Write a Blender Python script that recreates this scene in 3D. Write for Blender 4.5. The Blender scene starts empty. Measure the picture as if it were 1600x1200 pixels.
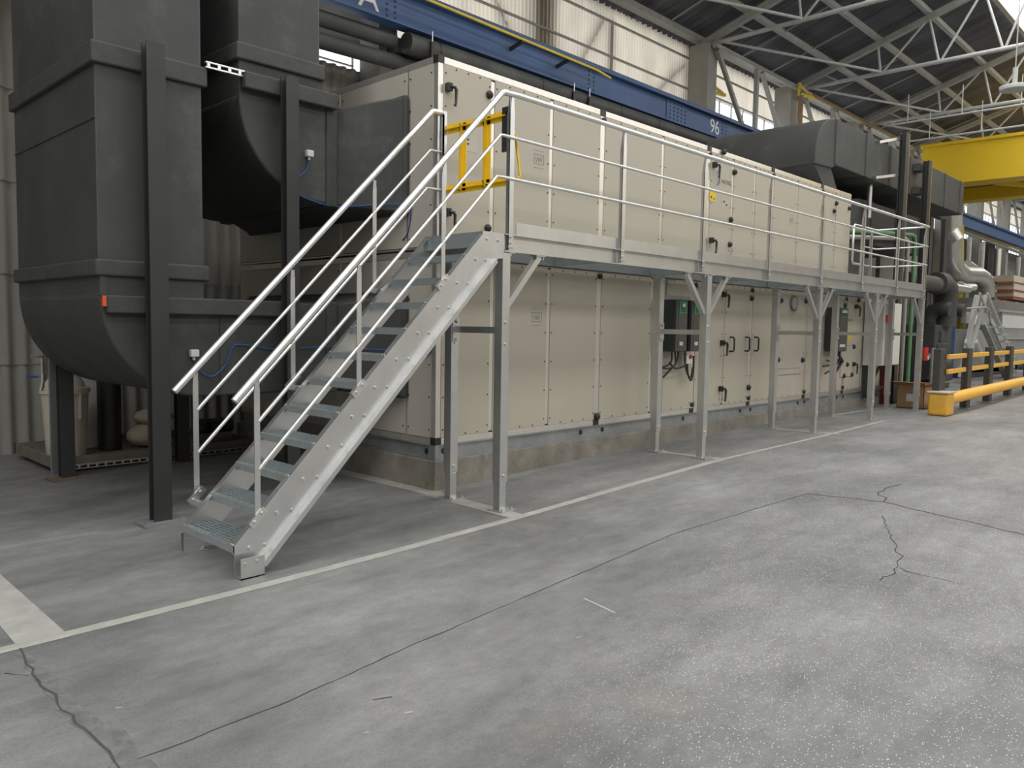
import bpy, math, random
from mathutils import Vector, Matrix
random.seed(7)
sc = bpy.context.scene
C = bpy.context.collection
V = Vector

# ---------------------------------------------------------------- camera
YAW, PIT, ROL, FPX, CAMZ = 0.76626, 0.0732266, -0.0157292, 1236.05, 1.55
_f = V((math.cos(PIT)*math.cos(YAW), math.cos(PIT)*math.sin(YAW), -math.sin(PIT)))
_r0 = V((math.sin(YAW), -math.cos(YAW), 0)); _d0 = _f.cross(_r0)
_c, _s = math.cos(ROL), math.sin(ROL)
CR, CD = _c*_r0+_s*_d0, -_s*_r0+_c*_d0
cam_d = bpy.data.cameras.new('camera'); cam = bpy.data.objects.new('camera', cam_d); C.objects.link(cam)
cam_d.sensor_width = 36; cam_d.lens = 36*FPX/1600; cam_d.clip_end = 300; cam_d.clip_start = .05
m3 = Matrix((CR, -CD, -_f)).transposed()
cam.matrix_world = Matrix.Translation((0, 0, CAMZ)) @ m3.to_4x4()
sc.camera = cam
def at(px, py, y):                       # a sight line met with the vertical plane y
    d = CR*((px-800)/FPX)+CD*((py-600)/FPX)+_f
    return V((0, 0, CAMZ))+d*(y/d.y)

# ---------------------------------------------------------------- world, lights, exposure
w = bpy.data.worlds.new('overcast_sky'); sc.world = w; w.use_nodes = True
bg = w.node_tree.nodes['Background']; bg.inputs[0].default_value = (.93, .96, 1, 1); bg.inputs[1].default_value = 2.9
sc.view_settings.view_transform = 'Standard'; sc.view_settings.look = 'None'
sc.view_settings.gamma = 1; sc.view_settings.exposure = -0.8; sc.view_settings.use_curve_mapping = False
def area(name, loc, sx, sy, power, col=(1, 1, 1), rot=(0, 0, 0)):
    l = bpy.data.lights.new(name, 'AREA'); l.shape = 'RECTANGLE'; l.size = sx; l.size_y = sy; l.energy = power; l.color = col
    o = bpy.data.objects.new(name, l); C.objects.link(o); o.location = loc; o.rotation_euler = rot; return o
SL_E = 9.0        # skylight glow
RO0, RS = 8.65, .31   # roof height at y=10.3 and its slope towards the ridge
def roofz(y): return RO0+RS*(10.3-y) if y > -10 else RO0+RS*20.3-RS*(-10-y)

# ---------------------------------------------------------------- materials
def mat(name, col, rough=.6, metal=0, var=.08, scale=3, bump=0, bscale=60, emit=0, spec=None, stretch=None, dirt=None, dscale=1.5, dth=.55):
    m = bpy.data.materials.new(name); m.use_nodes = True; nt = m.node_tree; N = nt.nodes; L = nt.links
    b = N['Principled BSDF']; b.inputs['Roughness'].default_value = rough; b.inputs['Metallic'].default_value = metal
    if spec is not None: b.inputs['Specular IOR Level'].default_value = spec
    tc = N.new('ShaderNodeTexCoord'); mp = N.new('ShaderNodeMapping'); L.new(tc.outputs['Object'], mp.inputs[0])
    if stretch: mp.inputs['Scale'].default_value = stretch
    c4 = (*col, 1)
    if var:
        n = N.new('ShaderNodeTexNoise'); n.inputs['Scale'].default_value = scale; n.inputs['Detail'].default_value = 6; n.inputs['Roughness'].default_value = .6
        L.new(mp.outputs[0], n.inputs[0])
        r = N.new('ShaderNodeValToRGB'); L.new(n.outputs[0], r.inputs[0])
        r.color_ramp.elements[0].position = .3; r.color_ramp.elements[1].position = .7
        r.color_ramp.elements[0].color = (*[c*(1-var) for c in col], 1); r.color_ramp.elements[1].color = (*[min(1, c*(1+var)) for c in col], 1)
        out = r.outputs[0]
        if dirt:
            n2 = N.new('ShaderNodeTexNoise'); n2.inputs['Scale'].default_value = dscale; n2.inputs['Detail'].default_value = 8; n2.inputs['Roughness'].default_value = .7
            L.new(mp.outputs[0], n2.inputs[0]); r2 = N.new('ShaderNodeValToRGB'); L.new(n2.outputs[0], r2.inputs[0])
            r2.color_ramp.elements[0].position = dth; r2.color_ramp.elements[1].position = dth+.18
            r2.color_ramp.elements[0].color = (0, 0, 0, 1); r2.color_ramp.elements[1].color = (.85, .85, .85, 1)
            mx = N.new('ShaderNodeMix'); mx.data_type = 'RGBA'; L.new(r2.outputs[0], mx.inputs[0]); L.new(out, mx.inputs[6]); mx.inputs[7].default_value = (*dirt, 1); out = mx.outputs[2]
        L.new(out, b.inputs['Base Color'])
    else: b.inputs['Base Color'].default_value = c4
    if bump:
        n3 = N.new('ShaderNodeTexNoise'); n3.inputs['Scale'].default_value = bscale; n3.inputs['Detail'].default_value = 4; L.new(mp.outputs[0], n3.inputs[0])
        bp = N.new('ShaderNodeBump'); bp.inputs['Strength'].default_value = bump; bp.inputs['Distance'].default_value = .01
        L.new(n3.outputs[0], bp.inputs['Height']); L.new(bp.outputs[0], b.inputs['Normal'])
    if emit: b.inputs['Emission Color'].default_value = c4; b.inputs['Emission Strength'].default_value = emit
    return m
M = dict(
 beige=mat('cream_panel', (.52, .475, .385), .42, var=.02, scale=2, spec=.4),
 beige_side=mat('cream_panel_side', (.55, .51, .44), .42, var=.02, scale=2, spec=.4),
 beige_dirty=mat('cream_panel_worn', (.52, .47, .385), .5, var=.05, scale=3, dirt=(.34, .30, .235), dscale=1.7, dth=.57),
 alu=mat('aluminium_profile', (.78, .74, .68), .32, .75, var=.05, scale=2, stretch=(8, 8, .6)),
 galv=mat('galvanised_steel', (.645, .645, .635), .34, .9, var=.07, scale=5),
 galvd=mat('galvanised_grating', (.56, .62, .64), .4, .75, var=.08, scale=14),
 galvb=mat('galvanised_base', (.36, .37, .37), .5, .55, var=.15, scale=5, dirt=(.25, .23, .2), dscale=3, dth=.62),
 rail=mat('bright_rail', (.78, .78, .76), .34, .85, var=.05, scale=12),
 bolt=mat('zinc_bolt', (.75, .75, .72), .3, .9, var=0),
 black=mat('black_plastic', (.025, .024, .022), .45, var=0),
 screw=mat('black_screw', (.02, .018, .018), .5, var=0),
 duct=mat('insulated_duct', (.058, .060, .056), .6, var=.2, scale=1.6, bump=.25, bscale=14, dirt=(.115, .115, .105), dscale=.8, dth=.54),
 ductd=mat('duct_band', (.062, .063, .059), .66, var=.2, scale=4, bump=.4, bscale=18, dirt=(.10, .10, .095), dscale=1.8, dth=.58),
 bcol=mat('black_steel', (.036, .036, .034), .5, var=.12, scale=5),
 concrete=mat('plinth_concrete', (.25, .228, .19), .9, var=.30, scale=3.5, bump=.6, bscale=26, dirt=(.40, .385, .34), dscale=5, dth=.58),
 pier=mat('pier_concrete', (.34, .33, .30), .9, var=.12, scale=2, bump=.3),
 cement=mat('cement_sheet', (.30, .285, .25), .85, var=.12, scale=2.2, stretch=(1, 1, .4), dirt=(.20, .19, .17), dscale=1.2, dth=.6),
 wdark=mat('dark_wall', (.26, .26, .25), .8, var=.1), wallg=mat('grey_wall', (.22, .205, .18), .85, var=.10, scale=1.2),
 roof=mat('dark_roof_sheet', (.105, .108, .120), .7, var=.35, scale=.9, stretch=(3, .5, 1)),
 steel=mat('painted_truss', (.40, .40, .37), .6, var=.14, scale=6),
 steelw=mat('pale_tube', (.55, .55, .52), .5, var=.1, scale=6),
 blue=mat('blue_beam_paint', (.045, .10, .24), .5, var=.14, scale=1.4, dirt=(.06, .09, .17), dscale=1.1, dth=.5),
 yellow=mat('crane_yellow', (.86, .58, .02), .45, var=.06, scale=1.2),
 gate=mat('gate_yellow', (1, .62, .02), .34, var=.03, scale=8),
 barrier=mat('barrier_yellow', (.88, .47, .05), .45, var=.06, scale=5),
 bollard=mat('worn_yellow', (.74, .40, .05), .55, var=.1, scale=6, dirt=(.42, .27, .10), dscale=6, dth=.55),
 barblk=mat('barrier_post', (.05, .05, .045), .55, var=.15, scale=6),
 white=mat('white_plastic', (.72, .71, .66), .5, var=.03),
 cab=mat('cabinet_paint', (.56, .55, .50), .5, var=.04),
 paint=mat('floor_paint', (.39, .385, .35), .8, var=.16, scale=6, dirt=(.28, .27, .25), dscale=5, dth=.60),
 crack=mat('floor_crack', (.07, .07, .068), .95, var=.2, scale=20),
 patch=mat('floor_patch', (.165, .165, .162), .95, var=.3, scale=14, bump=.4),
 num=mat('white_lettering', (.75, .76, .74), .6, var=.05, scale=20),
 logo=mat('logo_grey', (.16, .14, .16), .6, var=0),
 logol=mat('logo_light', (.42, .40, .44), .6, var=0),
 ink=mat('black_print', (.03, .03, .03), .6, var=0),
 line=mat('grey_print', (.30, .28, .24), .6, var=0),
 green=mat('green_panel', (.02, .33, .10), .45, var=.05),
 greenp=mat('green_pipe', (.13, .30, .14), .5, var=.1),
 drive=mat('drive_housing', (.035, .042, .04), .42, var=.1),
 drivef=mat('drive_face', (.085, .08, .07), .45, var=.1),
 maroon=mat('maroon', (.16, .015, .02), .5, var=.1), red=mat('red', (.6, .04, .03), .5, var=.1), orange=mat('orange_tag', (.8, .12, .04), .5, var=0),
 yst=mat('yellow_sticker', (.85, .60, .02), .6, var=0),
 bluec=mat('blue_cable', (.03, .10, .34), .5, var=0),
 card=mat('cardboard', (.42, .25, .13), .85, var=.1, scale=4),
 cardi=mat('cardboard_inside', (.30, .19, .10), .9, var=.1),
 paper=mat('paper', (.70, .70, .68), .8, var=.08, scale=10),
 silver=mat('sheet_cladding', (.62, .61, .55), .3, .85, var=.12, scale=2),
 mach=mat('machine_grey', (.33, .34, .31), .6, var=.12, scale=2),
 ladder=mat('ladder_grey', (.45, .45, .42), .55, .3, var=.1),
 wood=mat('board_stack', (.52, .46, .38), .8, var=.1), redw=mat('rust_batten', (.28, .10, .06), .8, var=.1),
 bluebox=mat('blue_tank', (.02, .05, .22), .5, var=.1),
 yp=mat('yellow_pipe', (.75, .55, .06), .5, var=.1), dplate=mat('rusty_plate', (.17, .13, .09), .8, var=.2, scale=8), rust=mat('rusty_steel', (.27, .185, .09), .7, var=.2, scale=8),
 tub=mat('cream_tub', (.66, .60, .50), .55, var=.04), sack=mat('sackcloth', (.50, .44, .34), .85, var=.15, scale=8),
 lamp=mat('lamp_enamel', (.60, .60, .58), .4, var=.05),
 tray=mat('tray_steel', (.24, .22, .19), .5, .4, var=.2, scale=5),
)
# the sky behind frosted glazing: sheets that glow with daylight
def glow(name, col, e, var=0, scale=2, stretch=None):
    m = bpy.data.materials.new(name); m.use_nodes = True; nt = m.node_tree; b = nt.nodes['Principled BSDF']
    b.inputs['Base Color'].default_value = (.5, .48, .44, 1); b.inputs['Roughness'].default_value = .6
    b.inputs['Emission Strength'].default_value = e; b.inputs['Emission Color'].default_value = (*col, 1)
    if var:
        tc = nt.nodes.new('ShaderNodeTexCoord'); mp = nt.nodes.new('ShaderNodeMapping'); nt.links.new(tc.outputs['Object'], mp.inputs[0])
        if stretch: mp.inputs['Scale'].default_value = stretch
        n = nt.nodes.new('ShaderNodeTexNoise'); n.inputs['Scale'].default_value = scale; n.inputs['Detail'].default_value = 5; nt.links.new(mp.outputs[0], n.inputs[0])
        r = nt.nodes.new('ShaderNodeValToRGB'); nt.links.new(n.outputs[0], r.inputs[0]); r.color_ramp.elements[0].position = .3; r.color_ramp.elements[1].position = .7
        r.color_ramp.elements[0].color = (*[c*(1-var) for c in col], 1); r.color_ramp.elements[1].color = (*[c*(1+var) for c in col], 1)
        nt.links.new(r.outputs[0], b.inputs['Emission Color'])
    return m
M['skyl'] = glow('skylight_glazing', (.985, .99, .985), SL_E)
def frost(name, col, mixf=.8):
    m = bpy.data.materials.new(name); m.use_nodes = True; nt = m.node_tree; N = nt.nodes; L = nt.links; out = N['Material Output']; N.remove(N['Principled BSDF'])
    tc = N.new('ShaderNodeTexCoord'); mp = N.new('ShaderNodeMapping'); mp.inputs['Scale'].default_value = (1.5, 1, .5); L.new(tc.outputs['Object'], mp.inputs[0])
    n = N.new('ShaderNodeTexNoise'); n.inputs['Scale'].default_value = 1.4; n.inputs['Detail'].default_value = 6; L.new(mp.outputs[0], n.inputs[0])
    r = N.new('ShaderNodeValToRGB'); L.new(n.outputs[0], r.inputs[0]); r.color_ramp.elements[0].position = .3; r.color_ramp.elements[1].position = .7
    r.color_ramp.elements[0].color = (*[c*.72 for c in col], 1); r.color_ramp.elements[1].color = (*col, 1)
    t_ = N.new('ShaderNodeBsdfTranslucent'); d = N.new('ShaderNodeBsdfDiffuse'); x = N.new('ShaderNodeMixShader'); x.inputs[0].default_value = mixf
    L.new(r.outputs[0], t_.inputs[0]); d.inputs[0].default_value = (.45, .43, .38, 1); L.new(d.outputs[0], x.inputs[1]); L.new(t_.outputs[0], x.inputs[2]); L.new(x.outputs[0], out.inputs[0]); return m
M['frost'] = frost('translucent_sheet', (.70, .63, .51), .85)

def floor_mat():
    m = bpy.data.materials.new('concrete_floor'); m.use_nodes = True; nt = m.node_tree; N = nt.nodes; L = nt.links; b = N['Principled BSDF']
    tc = N.new('ShaderNodeTexCoord')
    def noise(scale, stretch, detail=8, rough=.65):
        mp = N.new('ShaderNodeMapping'); mp.inputs['Scale'].default_value = stretch; L.new(tc.outputs['Object'], mp.inputs[0])
        n = N.new('ShaderNodeTexNoise'); n.inputs['Scale'].default_value = scale; n.inputs['Detail'].default_value = detail; n.inputs['Roughness'].default_value = rough
        L.new(mp.outputs[0], n.inputs[0]); return n.outputs[0]
    def ramp(src, stops):
        r = N.new('ShaderNodeValToRGB'); L.new(src, r.inputs[0]); e = r.color_ramp.elements
        for i, (p, c) in enumerate(stops):
            if i > 1: e.new(p)
            e[i].position = p; e[i].color = (*c, 1) if not isinstance(c, float) else (c, c, c, 1)
        return r.outputs[0]
    def mix(fac, a, bb, mode='MIX'):
        x = N.new('ShaderNodeMix'); x.data_type = 'RGBA'; x.blend_type = mode
        if isinstance(fac, float): x.inputs[0].default_value = fac
        else: L.new(fac, x.inputs[0])
        for i, s in ((6, a), (7, bb)):
            if isinstance(s, tuple): x.inputs[i].default_value = (*s, 1)
            else: L.new(s, x.inputs[i])
        return x.outputs[2]
    def mth(op, a, bb=None):
        x = N.new('ShaderNodeMath'); x.operation = op
        for i, s in enumerate((a, bb)):
            if s is None: continue
            if isinstance(s, (int, float)): x.inputs[i].default_value = s
            else: L.new(s, x.inputs[i])
        return x.outputs[0]
    base = ramp(noise(.55, (1, 1.6, 1)), [(.34, (.155, .154, .150)), (.68, (.292, .289, .281))])
    streak = ramp(noise(2.2, (.55, 2.6, 1)), [(.34, .86), (.66, 1.09)])
    c = mix(1.0, base, streak, 'MULTIPLY')
    fine = ramp(noise(9, (1, 1.3, 1), 9, .75), [(.3, .84), (.7, 1.13)])
    c = mix(1.0, c, fine, 'MULTIPLY')
    grain = ramp(noise(110, (1, 1, 1), 5, .85), [(.32, .74), (.68, 1.24)])
    c = mix(1.0, c, grain, 'MULTIPLY')
    c = mix(ramp(noise(.8, (1, 1, 1), 5), [(.60, .0), (.78, .45)]), c, (.36, .325, .275))       # sandy stains
    c = mix(ramp(noise(1.3, (.8, 1.4, 1), 9, .75), [(.62, .0), (.74, .35)]), c, (.40, .40, .40))   # pale scuffs
    # aggregate showing through where the walkway is worn
    sp = N.new('ShaderNodeSeparateXYZ'); L.new(tc.outputs['Object'], sp.inputs[0])
    wob = mth('MULTIPLY', noise(.7, (1, 1, 1), 4), 1.2)
    lim = mth('ADD', mth('MULTIPLY', sp.outputs[1], -1.25), mth('ADD', mth('MULTIPLY', sp.outputs[0], .55), wob))
    mask = ramp(mth('ADD', lim, .9), [(.0, .0), (1.0, 1.0)])
    for sc_, th, col in ((62, .27, (.80, .78, .72)), (27, .10, (.78, .76, .70)), (48, .17, (.09, .09, .09)), (110, .3, (.10, .10, .10))):
        v = N.new('ShaderNodeTexVoronoi'); v.inputs['Scale'].default_value = sc_; mpv = N.new('ShaderNodeMapping'); mpv.inputs['Rotation'].default_value = (0, 0, sc_*.7); mpv.inputs['Scale'].default_value = (1, 1.7, 1); L.new(tc.outputs['Object'], mpv.inputs[0]); L.new(mpv.outputs[0], v.inputs[0])
        dot = ramp(v.outputs['Distance'], [(th*.7, 1.0), (th, .0)])
        rnd = ramp(v.outputs['Color'], [(.56, .0), (.62, .9)])
        c = mix(mth('MULTIPLY', mth('MULTIPLY', dot, rnd), mask), c, col)
    L.new(c, b.inputs['Base Color'])
    rr = ramp(noise(1.7, (1, 1.5, 1)), [(.3, .42), (.7, .68)]); L.new(rr, b.inputs['Roughness'])
    bp = N.new('ShaderNodeBump'); bp.inputs['Strength'].default_value = .25; bp.inputs['Distance'].default_value = .004
    L.new(noise(70, (1, 1, 1), 6, .8), bp.inputs['Height']); L.new(bp.outputs[0], b.inputs['Normal'])
    return m
M['floor'] = floor_mat()

# ---------------------------------------------------------------- mesh helpers
class MB:
    def __init__(s): s.v = []; s.f = []; s.m = []; s.sm = []
    def add(s, vs, fs, m=0, smooth=False):
        o = len(s.v); s.v += [tuple(p) for p in vs]
        for f in fs: s.f.append([i+o for i in f]); s.m.append(m); s.sm.append(smooth)
        return s
    def box(s, x0, y0, z0, x1, y1, z1, m=0):
        x0, x1 = sorted((x0, x1)); y0, y1 = sorted((y0, y1)); z0, z1 = sorted((z0, z1))
        return s.hexa([(x0, y0, z0), (x1, y0, z0), (x1, y1, z0), (x0, y1, z0), (x0, y0, z1), (x1, y0, z1), (x1, y1, z1), (x0, y1, z1)], m)
    def hexa(s, p, m=0):
        return s.add(p, [(0, 3, 2, 1), (4, 5, 6, 7), (0, 1, 5, 4), (1, 2, 6, 5), (2, 3, 7, 6), (3, 0, 4, 7)], m)
    def bar(s, p, q, wd, h, up=(0, 0, 1), m=0):
        p, q = V(p), V(q); d = (q-p).normalized(); up = V(up)
        sd = d.cross(up)
        if sd.length < 1e-4: sd = d.cross(V((1, 0, 0)))
        sd.normalize(); u = sd.cross(d).normalized(); a, b = sd*wd/2, u*h/2
        return s.hexa([p-a-b, p+a-b, q+a-b, q-a-b, p-a+b, p+a+b, q+a+b, q-a+b], m)
    def tube(s, pts, r, n=10, m=0, caps=True):
        pts = [V(p) for p in pts]; rs = r if isinstance(r, (list, tuple)) else [r]*len(pts)
        d = [(pts[min(i+1, len(pts)-1)]-pts[max(i-1, 0)]).normalized() for i in range(len(pts))]
        ref = V((0, 0, 1)) if abs(d[0].z) < .9 else V((1, 0, 0))
        u = d[0].cross(ref).normalized(); vs = []
        for i, p in enumerate(pts):
            u = (u-d[i]*u.dot(d[i])).normalized(); w_ = d[i].cross(u)
            k = 1.0
            if 0 < i < len(pts)-1:
                c = (pts[i]-pts[i-1]).normalized().dot(d[i]); k = 1/max(c, .5)
            vs += [p+(u*math.cos(2*math.pi*j/n)+w_*math.sin(2*math.pi*j/n))*rs[i]*(1+(k-1)*.5) for j in range(n)]
        fs = [(i*n+j, i*n+(j+1) % n, (i+1)*n+(j+1) % n, (i+1)*n+j) for i in range(len(pts)-1) for j in range(n)]
        s.add(vs, fs, m, True)
        if caps:
            s.add(vs[:n], [tuple(reversed(range(n)))], m); s.add(vs[-n:], [tuple(range(n))], m)
        return s
    def cyl(s, p, q, r, n=12, m=0): return s.tube([p, q], r, n, m)
    def prism(s, poly, axis, a, b, m=0):
        def P(t, c):
            return {'y': (t[0], c, t[1]), 'x': (c, t[0], t[1]), 'z': (t[0], t[1], c)}[axis]
        n = len(poly); vs = [P(t, a) for t in poly]+[P(t, b) for t in poly]
        return s.add(vs, [tuple(range(n)), tuple(reversed(range(n, 2*n)))]+[(i, i+n, (i+1) % n+n, (i+1) % n) for i in range(n)], m)
    def loft(s, ra, rb, m=0):             # two rectangles (x, y0, y1, z0, z1)
        (xa, a0, a1, c0, c1), (xb, b0, b1, d0, d1) = ra, rb
        return s.hexa([(xa, a0, c0), (xb, b0, d0), (xb, b1, d0), (xa, a1, c0), (xa, a0, c1), (xb, b0, d1), (xb, b1, d1), (xa, a1, c1)], m)
    def ball(s, c, rx, ry, rz, m=0, n=12, k=7):
        vs = []; c = V(c)
        for i in range(k+1):
            t = math.pi*i/k
            for j in range(n):
                a = 2*math.pi*j/n; vs.append((c.x+rx*math.sin(t)*math.cos(a), c.y+ry*math.sin(t)*math.sin(a), c.z+rz*math.cos(t)))
        return s.add(vs, [(i*n+j, (i+1)*n+j, (i+1)*n+(j+1) % n, i*n+(j+1) % n) for i in range(k) for j in range(n)], m, True)
    def build(s, name, mats, parent=None, bevel=0, seg=2, origin=None):
        me = bpy.data.meshes.new(name)
        if not isinstance(mats, (list, tuple)): mats = [mats]
        if parent is not None: org = V(parent.get('_o', (0, 0, 0)))
        elif origin is not None: org = V(origin)
        else:
            xs, ys, zs = zip(*s.v); org = V(((min(xs)+max(xs))/2, (min(ys)+max(ys))/2, min(zs)))
        me.from_pydata([tuple(V(p)-org) for p in s.v], [], s.f)
        for mm in mats: me.materials.append(M[mm])
        for i, p in enumerate(me.polygons): p.material_index = s.m[i]; p.use_smooth = s.sm[i]
        bmfix(me); me.update()
        o = bpy.data.objects.new(name, me); C.objects.link(o); o['_o'] = tuple(org)
        if parent is not None: o.parent = parent
        else: o.location = org
        if bevel:
            b = o.modifiers.new('bevel', 'BEVEL'); b.width = bevel; b.segments = seg; b.limit_method = 'ANGLE'; b.angle_limit = math.radians(50)
        return o
def soften(o):
    for p in o.data.polygons: p.use_smooth = True
    o.data.set_sharp_from_angle(angle=math.radians(28)); return o
def bmfix(me):
    import bmesh
    b = bmesh.new(); b.from_mesh(me); bmesh.ops.recalc_face_normals(b, faces=b.faces); b.to_mesh(me); b.free()
def thing(name, loc, label, cat, group=None):
    o = bpy.data.objects.new(name, None); C.objects.link(o); o.location = loc; o['_o'] = tuple(loc); o.empty_display_size = .1
    o['label'] = label; o['category'] = cat
    if group: o['group'] = group
    return o
def tag(o, label, cat, group=None):
    o['label'] = label; o['category'] = cat
    if group: o['group'] = group
    return o
def struct(o): o['kind'] = 'structure'; return o
def text(s, name, origin, xdir, zdir, h, matn, parent, squeeze=1.0, depth=.002):
    cu = bpy.data.curves.new(name, 'FONT'); cu.body = s; cu.size = 1; cu.extrude = .01
    t = bpy.data.objects.new('tmp', cu); C.objects.link(t)
    me = bpy.data.meshes.new_from_object(t.evaluated_get(bpy.context.evaluated_depsgraph_get())); bpy.data.objects.remove(t)
    org = V(parent['_o']); X, Z = V(xdir), V(zdir); Nn = X.cross(Z)
    for v in me.vertices:
        p = V(origin)+X*(v.co.x*h*1.4*squeeze)+Z*(v.co.y*h*1.4)+Nn*(v.co.z*.1*depth/.001); v.co = p-org
    me.materials.clear(); me.materials.append(M[matn])
    o = bpy.data.objects.new(name, me); C.objects.link(o); o.parent = parent; o['_o'] = tuple(org); return o
ZF = [(-40, -.07), (1, -.06), (2.3, -.047), (3.5, -.022), (4.6, 0), (6.2, .048), (7.9, .09), (10.9, .11), (13, .134), (15.4, .128), (90, .13)]
def zf(x):
    for (a, za), (b, zb) in zip(ZF, ZF[1:]):
        if x <= b: return za+(zb-za)*(x-a)/(b-a)
    return .13

# ================================================================ the hall
fl = MB(); xs = [-14, -6, -2, 0, 1, 1.6, 2.3, 2.9, 3.5, 4.1, 4.6, 5.4, 6.2, 7, 7.9, 9.4, 10.9, 12, 13, 14.2, 15.4, 20, 30, 45, 66]
for a, b in zip(xs, xs[1:]): fl.add([(a, -22, zf(a)), (b, -22, zf(b)), (b, 11, zf(b)), (a, 11, zf(a))], [(0, 1, 2, 3)], 0, True)
fl.v = [tuple(p) for p in fl.v]
struct(fl.build('floor', 'floor', origin=(0, 0, 0)))
# painted lines lie a millimetre proud of the concrete
def strip(name, pts, w_, matn, up=.0016, jag=0, n=None):
    b = MB(); P = [V((p[0], p[1], 0)) for p in pts]; out = []
    for a, c in zip(P, P[1:]):
        k = max(1, int((c-a).length/.25)) if n is None else n
        out += [a.lerp(c, i/k) for i in range(k)]
    out.append(P[-1]); vs = []
    for i, p in enumerate(out):
        d = (out[min(i+1, len(out)-1)]-out[max(i-1, 0)]).normalized(); s_ = V((-d.y, d.x, 0))
        ww = w_ if not isinstance(w_, (list, tuple)) else w_[0]+(w_[1]-w_[0])*i/(len(out)-1)
        j1 = random.uniform(-jag, jag); j2 = random.uniform(-jag, jag)
        for q in (p+s_*(ww/2+j1), p-s_*(ww/2+j2)): vs.append((q.x, q.y, zf(q.x)+up))
    b.add(vs, [(2*i, 2*i+1, 2*i+3, 2*i+2) for i in range(len(out)-1)])
    return b.build(name, matn)
tag(strip('floor_line', [(-6, 4.34), (.9, 4.36), (3.4, 4.32), (4.54, 4.34), (8.0, 4.40)], .085, 'paint'), 'long worn white line running past the stair foot', 'floor marking')
tag(strip('floor_line', [(8.0, 4.40), (10.5, 4.40), (13.2, 4.42)], .06, 'paint', up=.0014), 'faded white line past the middle platform legs', 'floor marking')
tag(strip('floor_line', [(4.62, 4.38), (4.66, 5.5)], .16, 'paint', up=.0022), 'short white cross line under the first pair of platform legs', 'floor marking')
tag(strip('floor_line', [(4.70, 5.44), (4.66, 7.6)], .16, 'paint', up=.0012), 'white line at the foot of the plinth end under the stairs', 'floor marking')
tag(strip('floor_line', [(7.9, 5.33), (8.0, 4.42)], .10, 'paint', up=.0022), 'white cross line joining the second pair of platform legs', 'floor marking')
tag(strip('floor_line', [(10.95, 5.35), (11.1, 4.3)], .09, 'paint', up=.0022), 'white cross line joining the third pair of platform legs', 'floor marking')
tag(strip('floor_line', [(13.0, 5.3), (14.6, 5.25)], .07, 'paint', up=.0022), 'thin pale line beside the cardboard box', 'floor marking')
def crack(pts, w_, matn='crack', jag=.004, amp=.02, up=.001):
    out = []
    for a, c in zip(pts, pts[1:]):
        k = max(2, int(math.dist(a, c)/.07))
        for i in range(k): t = i/k; out.append((a[0]+(c[0]-a[0])*t+random.uniform(-amp, amp), a[1]+(c[1]-a[1])*t+random.uniform(-amp, amp)))
    out.append(pts[-1]); return strip('trim_%d' % crack.n, out, w_, matn, up, jag, 1)
crack.n = 1
def gp(px, py):      # a point of the floor
    d = CR*((px-800)/FPX)+CD*((py-600)/FPX)+_f; z = 0
    for _ in range(4): p = V((0, 0, CAMZ))+d*((z-CAMZ)/d.z); z = zf(p.x)
    return (p.x, p.y)
for px, w_, a, mt in (([(215, 1187), (300, 1155), (460, 1092), (640, 1010), (900, 899), (1050, 835), (1262, 771)], .006, .004, 'crack'),
                  ([(1262, 771), (1390, 786), (1480, 808), (1600, 836)], .012, .02, 'crack'),
                  ([(1385, 783), (1372, 768), (1408, 757)], .014, .03, 'crack'),
                  ([(1378, 806), (1393, 845), (1408, 868), (1402, 890), (1375, 908)], .007, .02, 'crack'),
                  ([(1404, 886), (1440, 900), (1490, 910)], .005, .02, 'crack'),
                  ([(28, 1015), (48, 1045), (92, 1098), (130, 1140), (165, 1175), (190, 1205)], .010, .016, 'crack'),
                  ([(36, 1020), (62, 1048), (100, 1092), (135, 1125), (185, 1165), (230, 1215)], [.04, .11], .02, 'patch'),
                  ([(8, 1052), (45, 1056)], .004, .002, 'crack'), ([(582, 1094), (612, 1089)], .006, .001, 'crack')):
    struct(crack([gp(*p) for p in px], w_, mt, amp=a, up=.002 if mt == 'crack' else .0012, jag=.002 if mt == 'crack' else .008)); crack.n += 1
# small chips of paint and debris on the walkway
for px, py, a, b_, g in ((915, 942, .12, .012, 'paper'),):
    pass
TR = crack.n
b = MB(); qs = [gp(104, 990), (1.30, 5.2), (1.1, 5.6), gp(-40, 862), gp(-70, 905), gp(22, 1008)]; qs = [gp(104, 990), gp(0, 897), gp(-90, 818), gp(-120, 868), gp(0, 978), gp(24, 1007)]
b.add([(x, y, zf(x)+.0022) for x, y in qs], [(0, 1, 4, 5), (1, 2, 3, 4)]); tag(b.build('floor_line', 'paint'), 'broad white line leaving the long line at the left edge', 'floor marking')
def trim(o):
    global TR
    o.name = 'trim_%d' % TR; TR += 1; return struct(o)
q0, q1 = gp(912, 935), gp(962, 958); trim(strip('t', [q0, q1], .018, 'paint', .0014, .003))
for p in ((963, 968), (955, 971), (790, 1026), (1010, 1052), (568, 1146), (632, 1115), (180, 1107), (1402, 979), (900, 997)):
    q = gp(*p); s_ = random.uniform(.008, .02); trim(strip('t', [q, (q[0]+s_*1.6, q[1]-s_*.5)], s_*.7, 'paint', .0016, .002, 1))

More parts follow.
